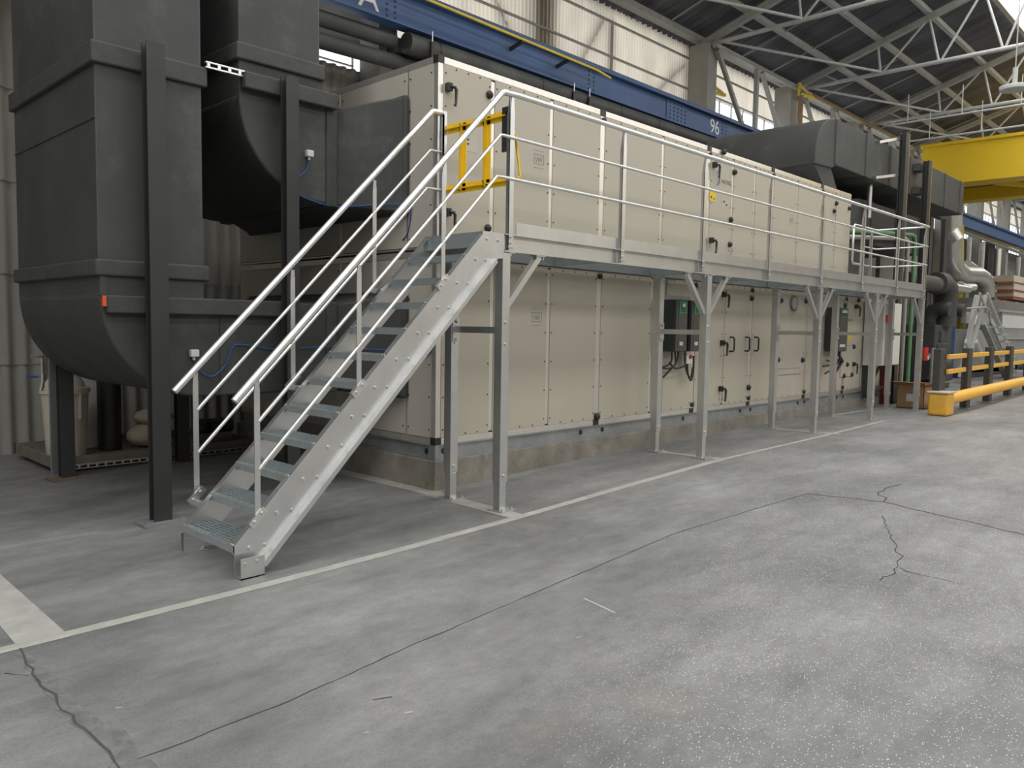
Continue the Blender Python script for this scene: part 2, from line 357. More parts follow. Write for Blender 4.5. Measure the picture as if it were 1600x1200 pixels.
# back wall, lower part: big corrugated cement sheets laid in overlapping rows
def corrugated(name, x0, x1, y, rows, per, amp, matn, lean=.03, sub=8):
    b = MB(); n = int((x1-x0)/per*sub)
    for z0, z1 in rows:
        vs = []
        for i in range(n+1):
            x = x0+(x1-x0)*i/n; d = amp*math.cos(2*math.pi*i/sub)
            vs += [(x, y-d-lean, z0-.03), (x, y-d, z1)]
        b.add(vs, [(2*i, 2*i+2, 2*i+3, 2*i+1) for i in range(n)], 0, True)
        # cut lower edge shows the sheet's thickness
        vs = []
        for i in range(n+1):
            x = x0+(x1-x0)*i/n; d = amp*math.cos(2*math.pi*i/sub); vs += [(x, y-d-lean, z0-.03), (x, y-d-lean+.012, z0-.03)]
        b.add(vs, [(2*i, 2*i+1, 2*i+3, 2*i+2) for i in range(n)])
    o = b.build(name, matn); return struct(o)
corrugated('wall_back', -6, 7.62, 10.62, [(-.02, 1.04), (1.04, 2.09), (2.09, 3.15), (3.15, 4.2), (4.2, 5.50)], .178, .032, 'cement')
b = MB(); b.box(7.6, 10.62, -.1, 66, 10.8, 5.9); struct(b.build('wall_back_lower', 'wallg'))
corrugated('wall_back_upper', 7.75, 18.3, 10.85, [(5.95, 8.6)], .105, .02, 'frost', 0)
corrugated('wall_back_upper_far', 18.3, 66, 10.85, [(7.5, 8.6)], .21, .016, 'frost', 0, 6)
b = MB(); b.box(-14, 10.85, 5.86, 7.72, 10.95, 8.9); struct(b.build('wall_back_high', 'cement'))
b = MB(); b.box(-14, 10.85, -.1, -5.95, 10.95, 6.3); struct(b.build('wall_back_end', 'cement'))
for i, (x0, x1, z0, z1) in enumerate(((-6, 7.5, 5.4, 5.86), (18.3, 66, 5.95, 7.5))):      # open glazing bars, bright overcast sky outside
    b = MB(); n = int((x1-x0)/.62)
    for k in range(n+1): x = x0+(x1-x0)*k/n; b.box(x-.012, 10.84, z0, x+.012, 10.87, z1)
    b.box(x0, 10.84, (z0+z1)/2-.012, x1, 10.87, (z0+z1)/2+.012)
    struct(b.build('window_%d' % (i+1), 'steel'))
# girts and wind bracing on the wall
for z, x0, x1 in ((7.42, 7.7, 18.2), (8.15, 7.7, 18.2), (7.5, 17.4, 66), (8.05, 17.4, 66), (6.05, 7.6, 17.2)):
    b = MB(); b.bar((x0, 10.78, z), (x1, 10.78, z), .05, .035); trim(b.build('t', 'steel'))
b = MB(); b.bar((-6, 10.6, 8.62), (66, 10.6, 8.62), .2, .22); trim(b.build('t', 'steel'))
# other walls of the hall
b = MB(); b.box(-14.2, -30, -.1, -14, 10.9, 14.5); struct(b.build('wall_left', 'bluebox' if 0 else 'wdark'))
b = MB(); b.box(66, -30, -.1, 66.2, 10.9, 14.5); struct(b.build('wall_right', 'wallg'))
b = MB(); b.box(-14, -30.2, -.1, 66, -30, 5.2); struct(b.build('wall_front', 'beige_side'))
b = MB(); b.add([(-14, -30.1, 5.2), (66, -30.1, 5.2), (66, -30.1, 8.9), (-14, -30.1, 8.9)], [(0, 1, 2, 3)]); struct(b.build('wall_front_added_band', 'frost'))  # unseen translucent band, added so metal facing this wall reflects brighter
b = MB(); b.add([(-14, -30, -.07), (66, -30, .13), (66, -22, .13), (-14, -22, -.07)], [(0, 1, 2, 3)]); struct(b.build('floor_far', 'wallg'))

# roof: corrugated sheets with continuous skylight bands, one each side of the ridge
SK = [(5.75, 2.6), (-3.0, -7.0), (-16, -20)]
b = MB()
def roofstrip(y0, y1):
    n = 0
    per = .22; x = -14.0; sub = 6; N_ = int(80/per*sub); vs = []
    for i in range(N_+1):
        d = .022*math.cos(2*math.pi*i/sub); xx = -14+80*i/N_
        vs += [(xx, y0, roofz(y0)+d), (xx, y1, roofz(y1)+d)]
    b.add(vs, [(2*i, 2*i+2, 2*i+3, 2*i+1) for i in range(N_)], 0, True)
ys = [11.0, 5.45, 2.6, -3.0, -7.0, -10, -16, -20, -30.2]
for a, c in ((11.0, 5.75), (2.6, -3.0), (-7, -10), (-10.001, -16), (-20, -30.2)): roofstrip(a, c)
struct(b.build('ceiling', 'roof', origin=(0, 0, 8)))
for i, (y0, y1) in enumerate(SK):
    b = MB(); b.add([(-13.9, y0, roofz(y0)), (65.9, y0, roofz(y0)), (65.9, y1, roofz(y1)), (-13.9, y1, roofz(y1))], [(0, 1, 2, 3)])
    struct(b.build('window_%d' % (i+3), 'skyl'))
# purlins
for k in range(13):
    y = 10.4-1.2*k; z = roofz(y)-.13
    b = MB(); b.bar((-13.8, y, z+.05), (65.8, y, z+.05), .07, .012, (0, 1, 0)); b.bar((-13.8, y-.03, z), (65.8, y-.03, z), .012, .12)
    b.bar((-13.8, y+.02, z-.055), (65.8, y+.02, z-.055), .1, .012)
    trim(b.build('t', 'steel'))
for k in range(22):     # sag bars under the sheets near the eaves
    x = 12.5+k*1.63; b = MB(); b.bar((x, 10.3, roofz(10.3)-.12), (x, 8.1, roofz(8.1)-.12), .03, .03); trim(b.build('t', 'steel'))

# roof trusses and wall columns
TX = [-7.2, -2.3, 2.6, 7.55, 12.4, 17.2, 22.04, 27.2, 32.2, 37.2, 42.2, 47.2, 52.2]
WHERE = {17.2: 'above the broad pale pier', 22.04: 'behind the yellow bracket column, in front of the second bay', 27.2: 'third from the broad pale pier', 32.2: 'just before the yellow crane', 12.4: 'over the ribbed pale wall'}
for x in TX:
    if x in (-7.2, -2.3, 2.6): continue
    t = thing('roof_truss', (x, 10.2, 8.3), 'grey steel roof truss '+WHERE.get(x, 'far down the hall towards the crane'), 'truss', 'roof trusses of the hall')
    tb = lambda y: roofz(y)-.26
    b = MB(); b.bar((x, 10.35, tb(10.35)), (x, -9.8, tb(-9.8)), .13, .15); b.build('top_chord', 'steel', t)
    b = MB(); b.cyl((x, 10.2, 8.33), (x, -9.8, 8.33), .055, 8); b.build('bottom_chord', 'steelw', t)
    nb = [7.9, 6.5, 5.1, 3.7, 2.3, .9, -.5, -1.9, -3.3]; nt_ = [9.2, 8.03, 6.8, 5.6, 4.4, 3.2, 2.0, .8, -.4, -1.6, -2.8, -4]
    b = MB(); b.cyl((x, 9.0, 8.33), (x, 9.5, tb(9.5)), .025, 6); b.build('web_member', 'steelw', t)
    for i, y in enumerate(nb):
        for yt in (nt_[i+1], nt_[i+2]):
            b = MB(); b.cyl((x, y+.03*(1 if yt > y else -1), 8.36), (x, yt, tb(yt)), .03, 6); b.build('web_member', 'steelw', t)
for a, c in ((12.4, 17.2), (17.2, 22.04), (22.04, 27.2), (27.2, 32.2), (32.2, 37.2)):
    b = MB(); b.cyl((a, 10.1, 8.42), (c, 7.9, 8.36), .035, 8)
    tag(b.build('bracing_tube', 'steelw'), 'pale sloping tube bracing from the wall head to the truss '+{12.4: 'over the broad pier', 17.2: 'behind the broad pier', 22.04: 'after the yellow bracket', 27.2: 'before the crane', 32.2: 'above the crane'}[a], 'brace')
for x in (7.6, 17.15, 21.6, 26.5, 31.5, 36.4, 41.4, 46.4, 51.4):
    wd = {17.15: .42, 7.6: .34}.get(x, .4)
    b = MB(); b.box(x-wd/2, 10.05, -.02 if x < 15 else .1, x+wd/2, 10.55, 8.3)
    o = b.build('wall_column', 'pier', bevel=.01)
    tag(o, {17.15: 'broad pale pier rising behind the blue beam, beside the number', 7.6: 'rough concrete pier behind the cut black pipes', 21.6: 'grey column with the yellow bracket beside it'}.get(x, 'grey wall column far down the hall behind the crane end'), 'column', 'far wall columns' if x > 25 else None)
# outside the translucent sheets: columns and braces that dim them from behind
for x0, x1, lab in ((11.75, 12.45, 'outer column showing dimly through the ribbed translucent wall'), (17.35, 18.15, 'outer column dimming the translucent wall beside the pale pier')):
    b = MB(); b.box(x0, 11.02, 5.5, x1, 11.3, 8.5); tag(b.build('outer_column', 'pier'), lab, 'column')
for k, (xa, za, xb, zb) in enumerate(((8.0, 8.2, 9.9, 5.9), (12.6, 6.2, 14.0, 8.2), (14.9, 6.2, 17.2, 8.0), (10.2, 8.2, 11.7, 6.4))):
    b = MB(); b.bar((xa, 10.94, za), (xb, 10.94, zb), .04, .12, (0, 1, 0)); tag(b.build('outer_brace', 'bcol'), ('first', 'third', 'fourth', 'second')[k]+' slanting brace from the left showing through the translucent wall', 'brace')
b = MB(); b.box(14.2, 10.91, 5.9, 14.34, 10.97, 8.2); tag(b.build('outer_post', 'bcol'), 'slim upright showing through the middle of the translucent wall', 'post')
# lattice in the bays beyond the broad pier
for i, x0 in enumerate((17.05, 21.85, 26.75, 31.7, 36.6, 41.6, 46.6)):
    L_ = 4.4; w2 = ('in the bay right of the broad pale pier', 'in the bay behind the round duct', 'in the bay hidden by the duct run')[i] if i < 3 else 'far down the hall above the blue beam'
    g = 'far wall bracing frames' if i > 2 else None
    t = thing('wall_truss', (x0+L_/2, 9.95, 6.5), 'grey steel lattice truss before the windows '+w2, 'truss', g)
    b = MB(); b.bar((x0, 9.95, 8.22), (x0+L_, 9.95, 8.22), .12, .1); b.build('top_rail', 'steel', t)
    b = MB(); b.bar((x0+L_*.48, 9.95, 8.2), (x0+L_*.48, 9.95, 6.5), .1, .1); b.build('upright', 'steel', t)
    for a, c in ((.03, .36), (.54, .86)):
        b = MB(); b.bar((x0+L_*a, 9.95, 8.15), (x0+L_*c, 9.95, 6.5), .09, .09); b.build('diagonal', 'steel', t)
for x, w2 in ((17.05, 'on the broad pale pier'), (21.3, 'on the grey column before the round duct')):
    t = thing('yellow_bracket', (x, 9.9, 7.2), 'small yellow lifting bracket '+w2, 'bracket')
    z = 7.25 if x < 18 else 8.0; yb = 10.2 if x < 18 else 9.8
    b = MB(); b.bar((x, yb, z), (x+1.0, yb, z+.08), .06, .07); b.bar((x, yb, z+.25), (x+.9, yb, z+.1), .05, .05); b.bar((x+.02, yb, z-.05), (x+.02, yb, z+.3), .06, .06); b.build('arm', 'yp', t)
    if x > 18:
        b = MB(); b.box(x, 9.7, 6.5, x+.08, 9.82, 7.95); b.build('rusty_upright', 'rust', t)
        b = MB(); b.bar((x+.9, 9.8, 8.15), (x+9, 9.8, 8.2), .06, .08); b.build('rail', 'rust', t)

# crane runway beam
t = thing('crane_runway_beam', (20, 9.6, 5.95), 'long blue riveted crane runway beam along the back wall', 'crane beam')
b = MB(); b.box(-13.8, 9.60, 5.97, 65.8, 9.63, 6.42); b.build('web', 'blue', t)
b = MB(); b.box(-13.8, 9.5, 6.40, 65.8, 9.78, 6.47); b.build('top_flange', 'blue', t)
b = MB(); b.box(-13.8, 9.55, 5.95, 65.8, 9.78, 5.975); b.build('bottom_flange', 'blue', t)
b = MB(); b.box(-13.8, 9.60, 6.47, 65.8, 9.68, 6.53); b.build('crane_rail', 'bcol', t)
for x0 in (7.35, 12.05, 14.8, 17.05, 21.8):
    b = MB()
    if x0 == 14.8: b.box(14.55, 9.585, 5.99, 15.35, 9.60, 6.40, 0)
    for i in range(5 if x0 == 14.8 else 2):
        for j in range(5):
            x = x0-.12+i*.15; z = 6.03+j*.08; b.cyl((x, 9.592 if x0 == 14.8 else 9.605, z), (x, 9.572 if x0 == 14.8 else 9.588, z), .018, 6, 1)
    b.build('rivet_plate', ['blue', 'bcol'], t)
text('96', 'painted_number', (16.35, 9.596, 6.04), (1, 0, 0), (0, 0, 1), .32, 'num', t, .95)
text('A', 'painted_letter', (6.72, 9.596, 6.03), (1, 0, 0), (0, 0, 1), .33, 'num', t, 1.2)
text('H', 'painted_letter', (6.15, 9.596, 6.03), (1, 0, 0), (0, 0, 1), .33, 'num', t, 1.2)
t = thing('conductor_rail', (10, 9.3, 6.2), 'thin yellow conductor rail on black brackets before the blue beam', 'conductor rail')
b = MB(); b.tube([(4.5, 9.3, 6.37), (9.3, 9.3, 6.30), (11.8, 9.3, 6.27), (12.2, 9.3, 6.22)], .022, 8); b.build('rail_strip', 'yp', t)
for x in (4.9, 9.8, 11.0):
    b = MB(); b.bar((x, 9.3, 6.27), (x, 9.6, 6.20), .05, .05); b.build('bracket', 'bcol', t)

# overhead crane
t = thing('overhead_crane', (31.5, 9, 6.5), 'big yellow double girder bridge crane spanning the hall', 'crane')
b = MB(); b.box(30, -20, 6.62, 31.0, 9.25, 7.92); b.build('front_girder', 'yellow', t, .01)
b = MB(); b.box(29.9, -20, 7.92, 31.1, 9.3, 8.02); b.build('top_plate', 'yellow', t)
b = MB(); b.box(33.4, -20, 6.5, 34.2, 9.25, 7.7); b.build('rear_girder', 'yellow', t, .01)
b = MB(); b.bar((31, 7.2, 6.66), (33.4, 5.7, 6.66), .18, .12); b.build('diagonal_stay', 'yellow', t)
b = MB(); b.box(31, -20, 6.95, 33.4, 9.2, 7.0); b.build('walkway', 'rust', t)
b = MB(); b.box(29.3, 9.3, 6.55, 35, 9.75, 7.0); b.build('end_carriage', 'yellow', t, .01)

# pendant lamp: far along the sight of the crane, hung from the roof
p = at(1585, 137, 4.2)
t = thing('pendant_lamp', (p.x, p.y, p.z), 'white disc high bay lamp hanging near the skylight', 'lamp')
b = MB(); b.tube([(p.x, p.y, p.z-.05), (p.x, p.y, p.z+.03), (p.x, p.y, p.z+.06)], [.26, .28, .06], 24); b.build('reflector', 'lamp', t)
b = MB(); b.cyl((p.x, p.y, p.z+.05), (p.x, p.y, p.z+.4), .05, 10); b.build('housing', 'lamp', t)
b = MB(); b.cyl((p.x, p.y, p.z+.4), (p.x, p.y, roofz(p.y)-.05), .012, 6); b.build('suspension_rod', 'steelw', t)
# hanging grid of thin rails above the crane
for k, (ax, ay, bx, by, z) in enumerate(((24.5, 8.5, 24.5, 1.5, 7.55), (26.5, 8.6, 26.5, 1.5, 7.45))):
    t = thing('suspended_rail', (ax, (ay+by)/2, z), ('thin grey suspended rail nearer the camera, under the trusses', 'thin grey suspended rail behind the nearer one, above the crane')[k], 'suspended rail')
    b = MB(); b.cyl((ax, ay, z), (bx, by, z), .03, 8); b.build('rail', 'steelw', t)
    for y in (8.0, 6.6, 5.2, 3.8): b = MB(); b.cyl((ax, y, z), (ax, y, 8.33), .015, 6); b.build('hanger', 'steelw', t)

# ================================================================ plinth, air handling unit
X0, YF = 4.77, 5.572
b = MB()
b.hexa([(X0-.02, 5.55, zf(4.7)-.03), (17.6, 5.55, .1), (17.6, 9.4, .1), (X0-.02, 9.4, zf(4.7)-.03), (X0-.02, 5.55, .288), (17.6, 5.55, .288), (17.6, 9.4, .288), (X0-.02, 9.4, .288)])
tag(b.build('concrete_plinth', 'concrete', bevel=.012), 'low stained concrete plinth under the cream air handling unit', 'plinth')
def unit(label, z0, z1, x1, xs, joints, base, yspl):
    t = thing('air_handling_unit', (X0, YF, z0), label, 'air handling unit')
    P = .062
    # core
    b = MB(); b.box(X0+.03, YF+.03, z0+.01, x1-.03, 9.27, z1-.02); b.build('casing', 'alu', t)
    zt = z1-P; zb = z0+(.06 if base else .02)
    for nm, bx in (('top_profile', (X0, YF, zt, x1, YF+P, z1)), ('bottom_profile', (X0, YF, z0, x1, YF+P, zb)), ('side_top_profile', (X0, YF, zt, X0+P, 9.3, z1)), ('side_bottom_profile', (X0, YF, z0, X0+P, 9.3, zb)), ('corner_profile', (X0-.001, YF-.001, z0, X0+P, YF+P, z1))):
        b = MB(); b.box(*bx); b.build(nm, 'alu', t, .004)
    ed = [X0+P]+xs+[x1-.02]
    for i, (a, c) in enumerate(zip(ed, ed[1:])):
        wa = .0 if i == 0 else (.045 if min(abs(a-j) for j in joints) < .05 else .028)
        wc = .0 if i == len(ed)-2 else (.045 if min(abs(c-j) for j in joints) < .05 else .028)
        xa, xc = a+wa, c-wc
        b = MB(); b.box(xa, YF-.006, zb+.004, xc, YF+.03, zt-.004)
        nz = 6
        for k in range(nz):
            z = zb+.08+(zt-zb-.16)*k/(nz-1)
            for x in (xa+.022, xc-.022):
                b.cyl((x, YF-.004, z), (x, YF-.012, z), .0075, 6, 1)
        for k in range(1, 4):
            x = xa+(xc-xa)*k/4
            for z in (zb+.025, zt-.025): b.cyl((x, YF-.004, z), (x, YF-.012, z), .0075, 6, 1)
        b.build('panel', ['beige' if x1 < 16 or a < 11 else 'beige_dirty', 'screw'], t)
    for x in xs:
        j = min(abs(x-q) for q in joints) < .05; hw = .043 if j else .026
        b = MB(); b.box(x-hw, YF+.001, zb, x+hw, YF+P, zt)
        if not j:
            for z in (zb+.005, zt-.02): b.box(x-.024, YF-.004, z, x+.024, YF+.01, z+.016, 1)
        else:
            b.box(x-.045, YF-.008, zt-.002, x+.045, YF+.02, z1+.004, 1); b.box(x-.045, YF-.008, z0, x+.045, YF+.02, zb, 1)
            b.cyl((x, YF-.008, zt-.05), (x, YF-.03, zt-.05), .03, 10, 1); b.cyl((x, YF-.008, zb+.05), (x, YF-.03, zb+.05), .03, 10, 1)
        b.build('mullion', ['alu', 'black'], t)
    ye = [YF+P]+yspl+[9.3]
    for i, (a, c) in enumerate(zip(ye, ye[1:])):
        a2, c2 = a+(0 if i == 0 else .02), c-.02
        b = MB(); b.box(X0-.006, a2, zb+.004, X0+.03, c2, zt-.004)
        for k in range(6):
            z = zb+.08+(zt-zb-.16)*k/5
            for y in (a2+.022, c2-.022): b.cyl((X0-.004, y, z), (X0-.012, y, z), .0075, 6, 1)
        b.build('side_panel', ['beige_side', 'screw'], t)
        if i: b = MB(); b.box(X0+.001, a-.02, zb, X0+P, a+.02, zt); b.build('side_mullion', 'alu', t)
    b = MB(); b.box(x1-.03, YF+.01, zb, x1+.004, 9.3, zt); b.build('end_panel', 'beige', t)
    for z in ((z1-P+.0, ) if not base else (z0, )):
        b = MB(); b.box(X0-.008, YF-.008, z, X0+P+.004, YF+P, z+P+.006); b.build('corner_cap', 'black', t)
    return t
UX = [5.46, 6.32, 7.19, 8.40, 9.50, 10.145, 10.79, 11.35, 12.21, 13.14, 13.70]
up = unit('upper tier of the cream air handling unit, behind the platform rail', 2.25, 3.97, 14.39, UX, (7.19, 9.5, 11.35, 13.14), False, [6.0, 7.1, 8.2])
LX = [5.483, 6.324, 7.186, 8.25, 9.25, 10.03, 10.82, 11.68, 12.73, 13.35, 14.35, 15.2, 16.3]
lo = unit('lower tier of the cream air handling unit, on the plinth below the platform', .43, 2.235, 17.2, LX, (7.186, 9.25, 10.82, 12.73, 14.35), True, [6.0, 7.1, 8.2])
t = thing('base_frame', (X0, YF, .29), 'grey galvanised channel frame between the unit and the plinth', 'base frame')
b = MB(); b.box(X0, YF+.03, .29, 17.2, YF+.05, .43); b.box(X0-.005, YF-.012, .29, 17.2, YF+.03, .302); b.box(X0, YF-.004, .418, 17.2, YF+.03, .43)
for x in (X0+.13, 6.95, 7.35, 9.1, 10.66, 10.97, 12.6, 12.86, 14.2, 14.5): b.cyl((x, YF+.031, .362), (x, YF+.024, .362), .028, 14, 1)
b.build('front_channel', ['galvb', 'screw'], t)
b = MB(); b.box(X0+.03, YF, .29, X0+.05, 9.3, .43); b.box(X0-.012, YF-.01, .29, X0+.03, 9.3, .302); b.box(X0-.004, YF, .418, X0+.03, 9.3, .43)
b.box(X0-.002, YF-.002, .30, X0+.04, YF+.1, .42); b.cyl((X0-.003, YF+.12, .362), (X0+.028, YF+.12, .362), .028, 14, 1); b.build('side_channel', ['galvb', 'screw'], t)
def lever(x, z, par, s=1, up_=False):
    b = MB(); b.box(x-.025*s, YF-.06, z-.035*s, x+.025*s, YF-.006, z+.035*s); b.cyl((x, YF-.06, z), (x+.05*s, YF-.075, z), .014*s, 8)
    b.tube([(x+.03*s, YF-.075, z), (x+.05*s, YF-.08, z-.02*s), (x+.045*s, YF-.08, z-.14*s), (x+.035*s, YF-.08, z-.165*s)], [.013*s, .014*s, .012*s, .016*s], 8); b.build('door_handle', 'black', par)
def knob(x, z, par, r=.045):
    b = MB(); b.ball((x, YF-.02, z), r, .035, r*1.05); b.build('hinge', 'black', par)
def pull(x, z, par):
    b = MB(); b.tube([(x+.05, YF-.006, z+.10), (x+.05, YF-.06, z+.10), (x+.05, YF-.075, z+.08), (x+.05, YF-.075, z-.08), (x+.05, YF-.06, z-.10), (x+.05, YF-.006, z-.10)], .012, 8); b.build('pull_handle', 'black', par)
for x, z in ((4.87, 3.70), (4.87, 2.58), (9.60, 3.74), (9.58, 2.74)): lever(x, z, up)
for x, z in ((5.40, 3.75), (5.40, 2.49), (10.17, 3.73), (10.1, 2.73), (13.70, 3.73), (13.62, 3.59), (14.27, 3.71), (9.85, 3.95), (10.1, 3.07)): knob(x, z, up, .038)
for x, z in ((9.97, 2.03), (9.97, 1.36), (9.97, .72), (14.78, 2.0), (14.18, .95) if 0 else (14.78, .95)): lever(x, z, lo, 1.05)
for x in (10.17, 10.62, 10.90): pull(x, 1.34, lo)
for x, z in ((10.8, 2.01), (10.8, .70), (11.75, 2.01), (11.72, 1.09), (12.66, 2.03), (12.62, 1.07), (14.28, 2.01), (14.9, 2.12), (14.37, .75), (14.73, .76), (14.17, 1.27), (14.77, 1.27), (7.186, .53), (5.0, .9) if 0 else (14.5, .95)): knob(x, z, lo, .042)
# porthole, letter slot
b = MB(); b.cyl((12.21, YF-.006, 1.98), (12.21, YF-.03, 1.98), .125, 28, 0); b.cyl((12.21, YF-.03, 1.98), (12.21, YF-.034, 1.98), .095, 28, 1); b.build('porthole', ['logo', 'silver'], lo)
b = MB(); b.box(11.72, YF-.010, .84, 12.56, YF-.006, .95, 0); b.box(11.74, YF-.013, .855, 12.54, YF-.010, .935, 1); b.build('slot_cover', ['line', 'beige_dirty'], lo)
b = MB(); b.box(14.20, YF-.010, .72, 14.80, YF-.006, 1.30, 0); b.box(14.215, YF-.016, .735, 14.785, YF-.010, 1.285, 1); b.build('access_hatch', ['line', 'beige_dirty'], lo)
b = MB(); b.tube([(13.93, YF-.05, 1.20), (14.10, YF-.09, 1.02), (13.93, YF-.05, .84)], .022, 8); b.ball((14.14, YF-.04, 1.02), .06, .05, .06); b.build('crescent_handle', 'black', lo)
# printed symbols
def coil(x, z, par, s=.075):
    b = MB(); y0, y1 = YF-.0075, YF-.006; t_ = .004
    for a in (-1, 1):
        b.box(x-s, y0, z+a*s*.62-t_/2, x+s, y1, z+a*s*.62+t_/2); b.box(x+a*s-t_/2, y0, z-s*.62, x+a*s+t_/2, y1, z+s*.62)
        b.box(x-s*1.05, y0, z+a*s*1.15-t_/4, x+s*1.05, y1, z+a*s*1.15+t_/4)
    pts = [(-.7, .3), (-.45, -.35), (-.2, .3), (0, -.35), (.2, .3), (.45, -.35), (.6, .45)]
    for p, q in zip(pts, pts[1:]): b.bar((x+p[0]*s, YF-.0067, z+p[1]*s), (x+q[0]*s, YF-.0067, z+q[1]*s), .0015, t_, (0, 0, 1))
    b.build('coil_symbol', 'logo', par)
coil(6.13, 3.26, up); coil(6.14, 1.645, lo); coil(12.02, 3.265, up, .07)
b = MB(); b.box(9.53, YF-.0085, 3.265, 9.69, YF-.006, 3.38); b.box(9.56, YF-.010, 3.30, 9.59, YF-.0085, 3.33, 1); b.box(9.63, YF-.010, 3.29, 9.66, YF-.0085, 3.31, 1); b.build('warning_sticker', ['yst', 'ink'], up)
b = MB(); b.box(9.86, YF-.0075, 3.22, 10.03, YF-.006, 3.33, 0)
for x, z in ((9.89, 3.29), (9.92, 3.30), (9.96, 3.26), (9.99, 3.255)): b.box(x, YF-.009, z-.012, x+.02, YF-.0075, z+.012, 1)
b.build('label_sticker', ['beige_side', 'ink'], up)
b = MB(); b.box(5.11, YF-.0075, 3.18, 5.25, YF-.006, 3.33, 0)
for z in (3.235, 3.275, 3.31): b.prism([(5.13, z), (5.16, z+.013), (5.13, z+.02), (5.12, z+.01)], 'y', YF-.009, YF-.0075, 1)
b.build('label_sticker', ['beige_side', 'ink'], up)
# maker's mark: a crescent swoosh and lettering
def swoosh(x, z, s, par):
    b = MB(); n = 14; o_ = []; i_ = []
    for k in range(n+1):
        a = math.radians(100-200*k/n); o_.append((x+s*.75*math.cos(a), z+s*math.sin(a))); i_.append((x-s*.22+s*.62*math.cos(a)*.9, z+s*.97*math.sin(a)))
    vs = [(p[0], YF-.008, p[1]) for p in o_]+[(p[0], YF-.008, p[1]) for p in i_]
    b.add(vs, [(k, k+1, n+2+k, n+1+k) for k in range(n)]); b.build('maker_swoosh', 'logo', par)
    b = MB(); vs = [(p[0]-s*.45, YF-.0075, p[1]-s*.15) for p in o_]+[(p[0]-s*.45, YF-.0075, p[1]-s*.15) for p in i_]
    b.add(vs, [(k, k+1, n+2+k, n+1+k) for k in range(n)]); b.build('maker_swoosh', 'logol', par)
swoosh(9.72, 3.585, .10, up); text('NOSS', 'maker_name', (9.83, YF-.007, 3.535), (1, 0, 0), (0, 0, 1), .055, 'logo', up, 1.35)
swoosh(14.42, 1.77, .07, lo); text('NOSS', 'maker_name', (14.5, YF-.007, 1.73), (1, 0, 0), (0, 0, 1), .045, 'line', lo, 1.3)
b = MB(); b.cyl((14.58, YF-.008, 1.47), (14.58, YF-.006, 1.47), .085, 20); b.build('warning_sticker', 'yst', lo)

# variable speed drives and their backplates
def drive(x, y1, z0, z1, wd, label, gx=0):
    t = thing('drive_unit', (x, YF, z0), label, 'drive unit')
    b = MB(); b.box(x, y1+.02, z0, x+wd, YF-.032, z1); b.build('housing', 'drive', t, .006)
    b = MB(); b.box(x+.01, y1, z0+.01, x+wd-.005, y1+.02, z1-.01); b.box(x+.06, y1-.004, z0+.01, x+wd-.03, y1, z1-.02); b.build('front_cover', 'drivef', t, .004)
    b = MB(); b.box(x+.07, y1-.008, z1-.17, x+wd-.03, y1-.003, z1-.02); b.build('green_frame', 'green', t)
    b = MB(); b.box(x+.11, y1-.014, z1-.155, x+wd-.06, y1-.007, z1-.035, 0); b.box(x+.125, y1-.016, z1-.09, x+wd-.08, y1-.013, z1-.045, 1); b.build('keypad', ['drivef', 'paper'], t)
    b = MB(); b.box(x+.09, y1-.007, z0+.08, x+wd-.10, y1-.003, z0+.125); b.build('white_label', 'paper', t)
    return t
b = MB(); b.box(8.36, YF-.03, 1.27, 9.1, YF-.008, 1.97); tag(b.build('mounting_plate', 'galvb'), 'grey steel mounting plate behind the two black drives', 'mounting plate')
drive(8.475, 5.36, 1.26, 1.91, .27, 'left of the two black drives with green keypad surround')
drive(8.83, 5.36, 1.26, 1.91, .27, 'right of the two black drives, half behind the platform leg')
drive(13.45, 5.33, 1.20, 1.95, .42, 'black drive further along, between the far platform legs')
t = thing('isolator_switch', (9.0, YF, 1.1), 'small white isolator switch with red knob under the right drive', 'switch')
b = MB(); b.box(8.86, 5.42, 1.10, 9.0, 5.5, 1.22); b.build('housing', 'white', t, .006)
b = MB(); b.cyl((8.93, 5.42, 1.19), (8.93, 5.395, 1.19), .025, 12); b.build('knob', 'red', t)
def cable(name, pts, r, matn, label, cat='cable', group=None):
    P = [V(p) for p in pts]; out = []
    for i in range(len(P)-1):          # catmull-rom
        p0, p1, p2, p3 = P[max(i-1, 0)], P[i], P[i+1], P[min(i+2, len(P)-1)]
        for k in range(6):
            u = k/6; out.append(.5*((2*p1)+(p2-p0)*u+(2*p0-5*p1+4*p2-p3)*u*u+(3*p1-p0-3*p2+p3)*u**3))
    out.append(P[-1]); b = MB(); b.tube(out, r, 7); return tag(b.build(name, matn), label, cat, group)
Y_ = 5.45
for i, pts in enumerate(([(8.55, Y_, 1.26), (8.53, Y_, 1.12), (8.40, 5.5, 1.06)], [(8.62, Y_, 1.26), (8.60, Y_-.02, 1.10), (8.48, Y_, 1.05), (8.32, 5.53, 1.07)],
              [(8.50, Y_, 1.13), (8.62, Y_, 1.05), (8.80, Y_, 1.06), (8.95, Y_, 1.12)], [(8.70, Y_, 1.26), (8.66, Y_, 1.12), (8.55, 5.5, 1.0), (8.5, 5.54, .93)],
              [(8.86, Y_, 1.26), (8.87, Y_, 1.10), (8.93, Y_, .97), (9.02, Y_, .92), (9.05, Y_, 1.05)], [(8.92, Y_, 1.1), (8.95, Y_, .95), (9.03, Y_, .88), (9.07, Y_, 1.0), (9.07, Y_, 1.2)])):
    cable('power_cable', pts, .012, 'black', 'black cable looping below the two drives', group='cables below the two drives')
b = MB(); b.box(8.44, YF-.03, .47, 8.50, YF-.006, .92); tag(b.build('cable_duct', 'line'), 'slim grey cable trunking running down from the drives', 'trunking')
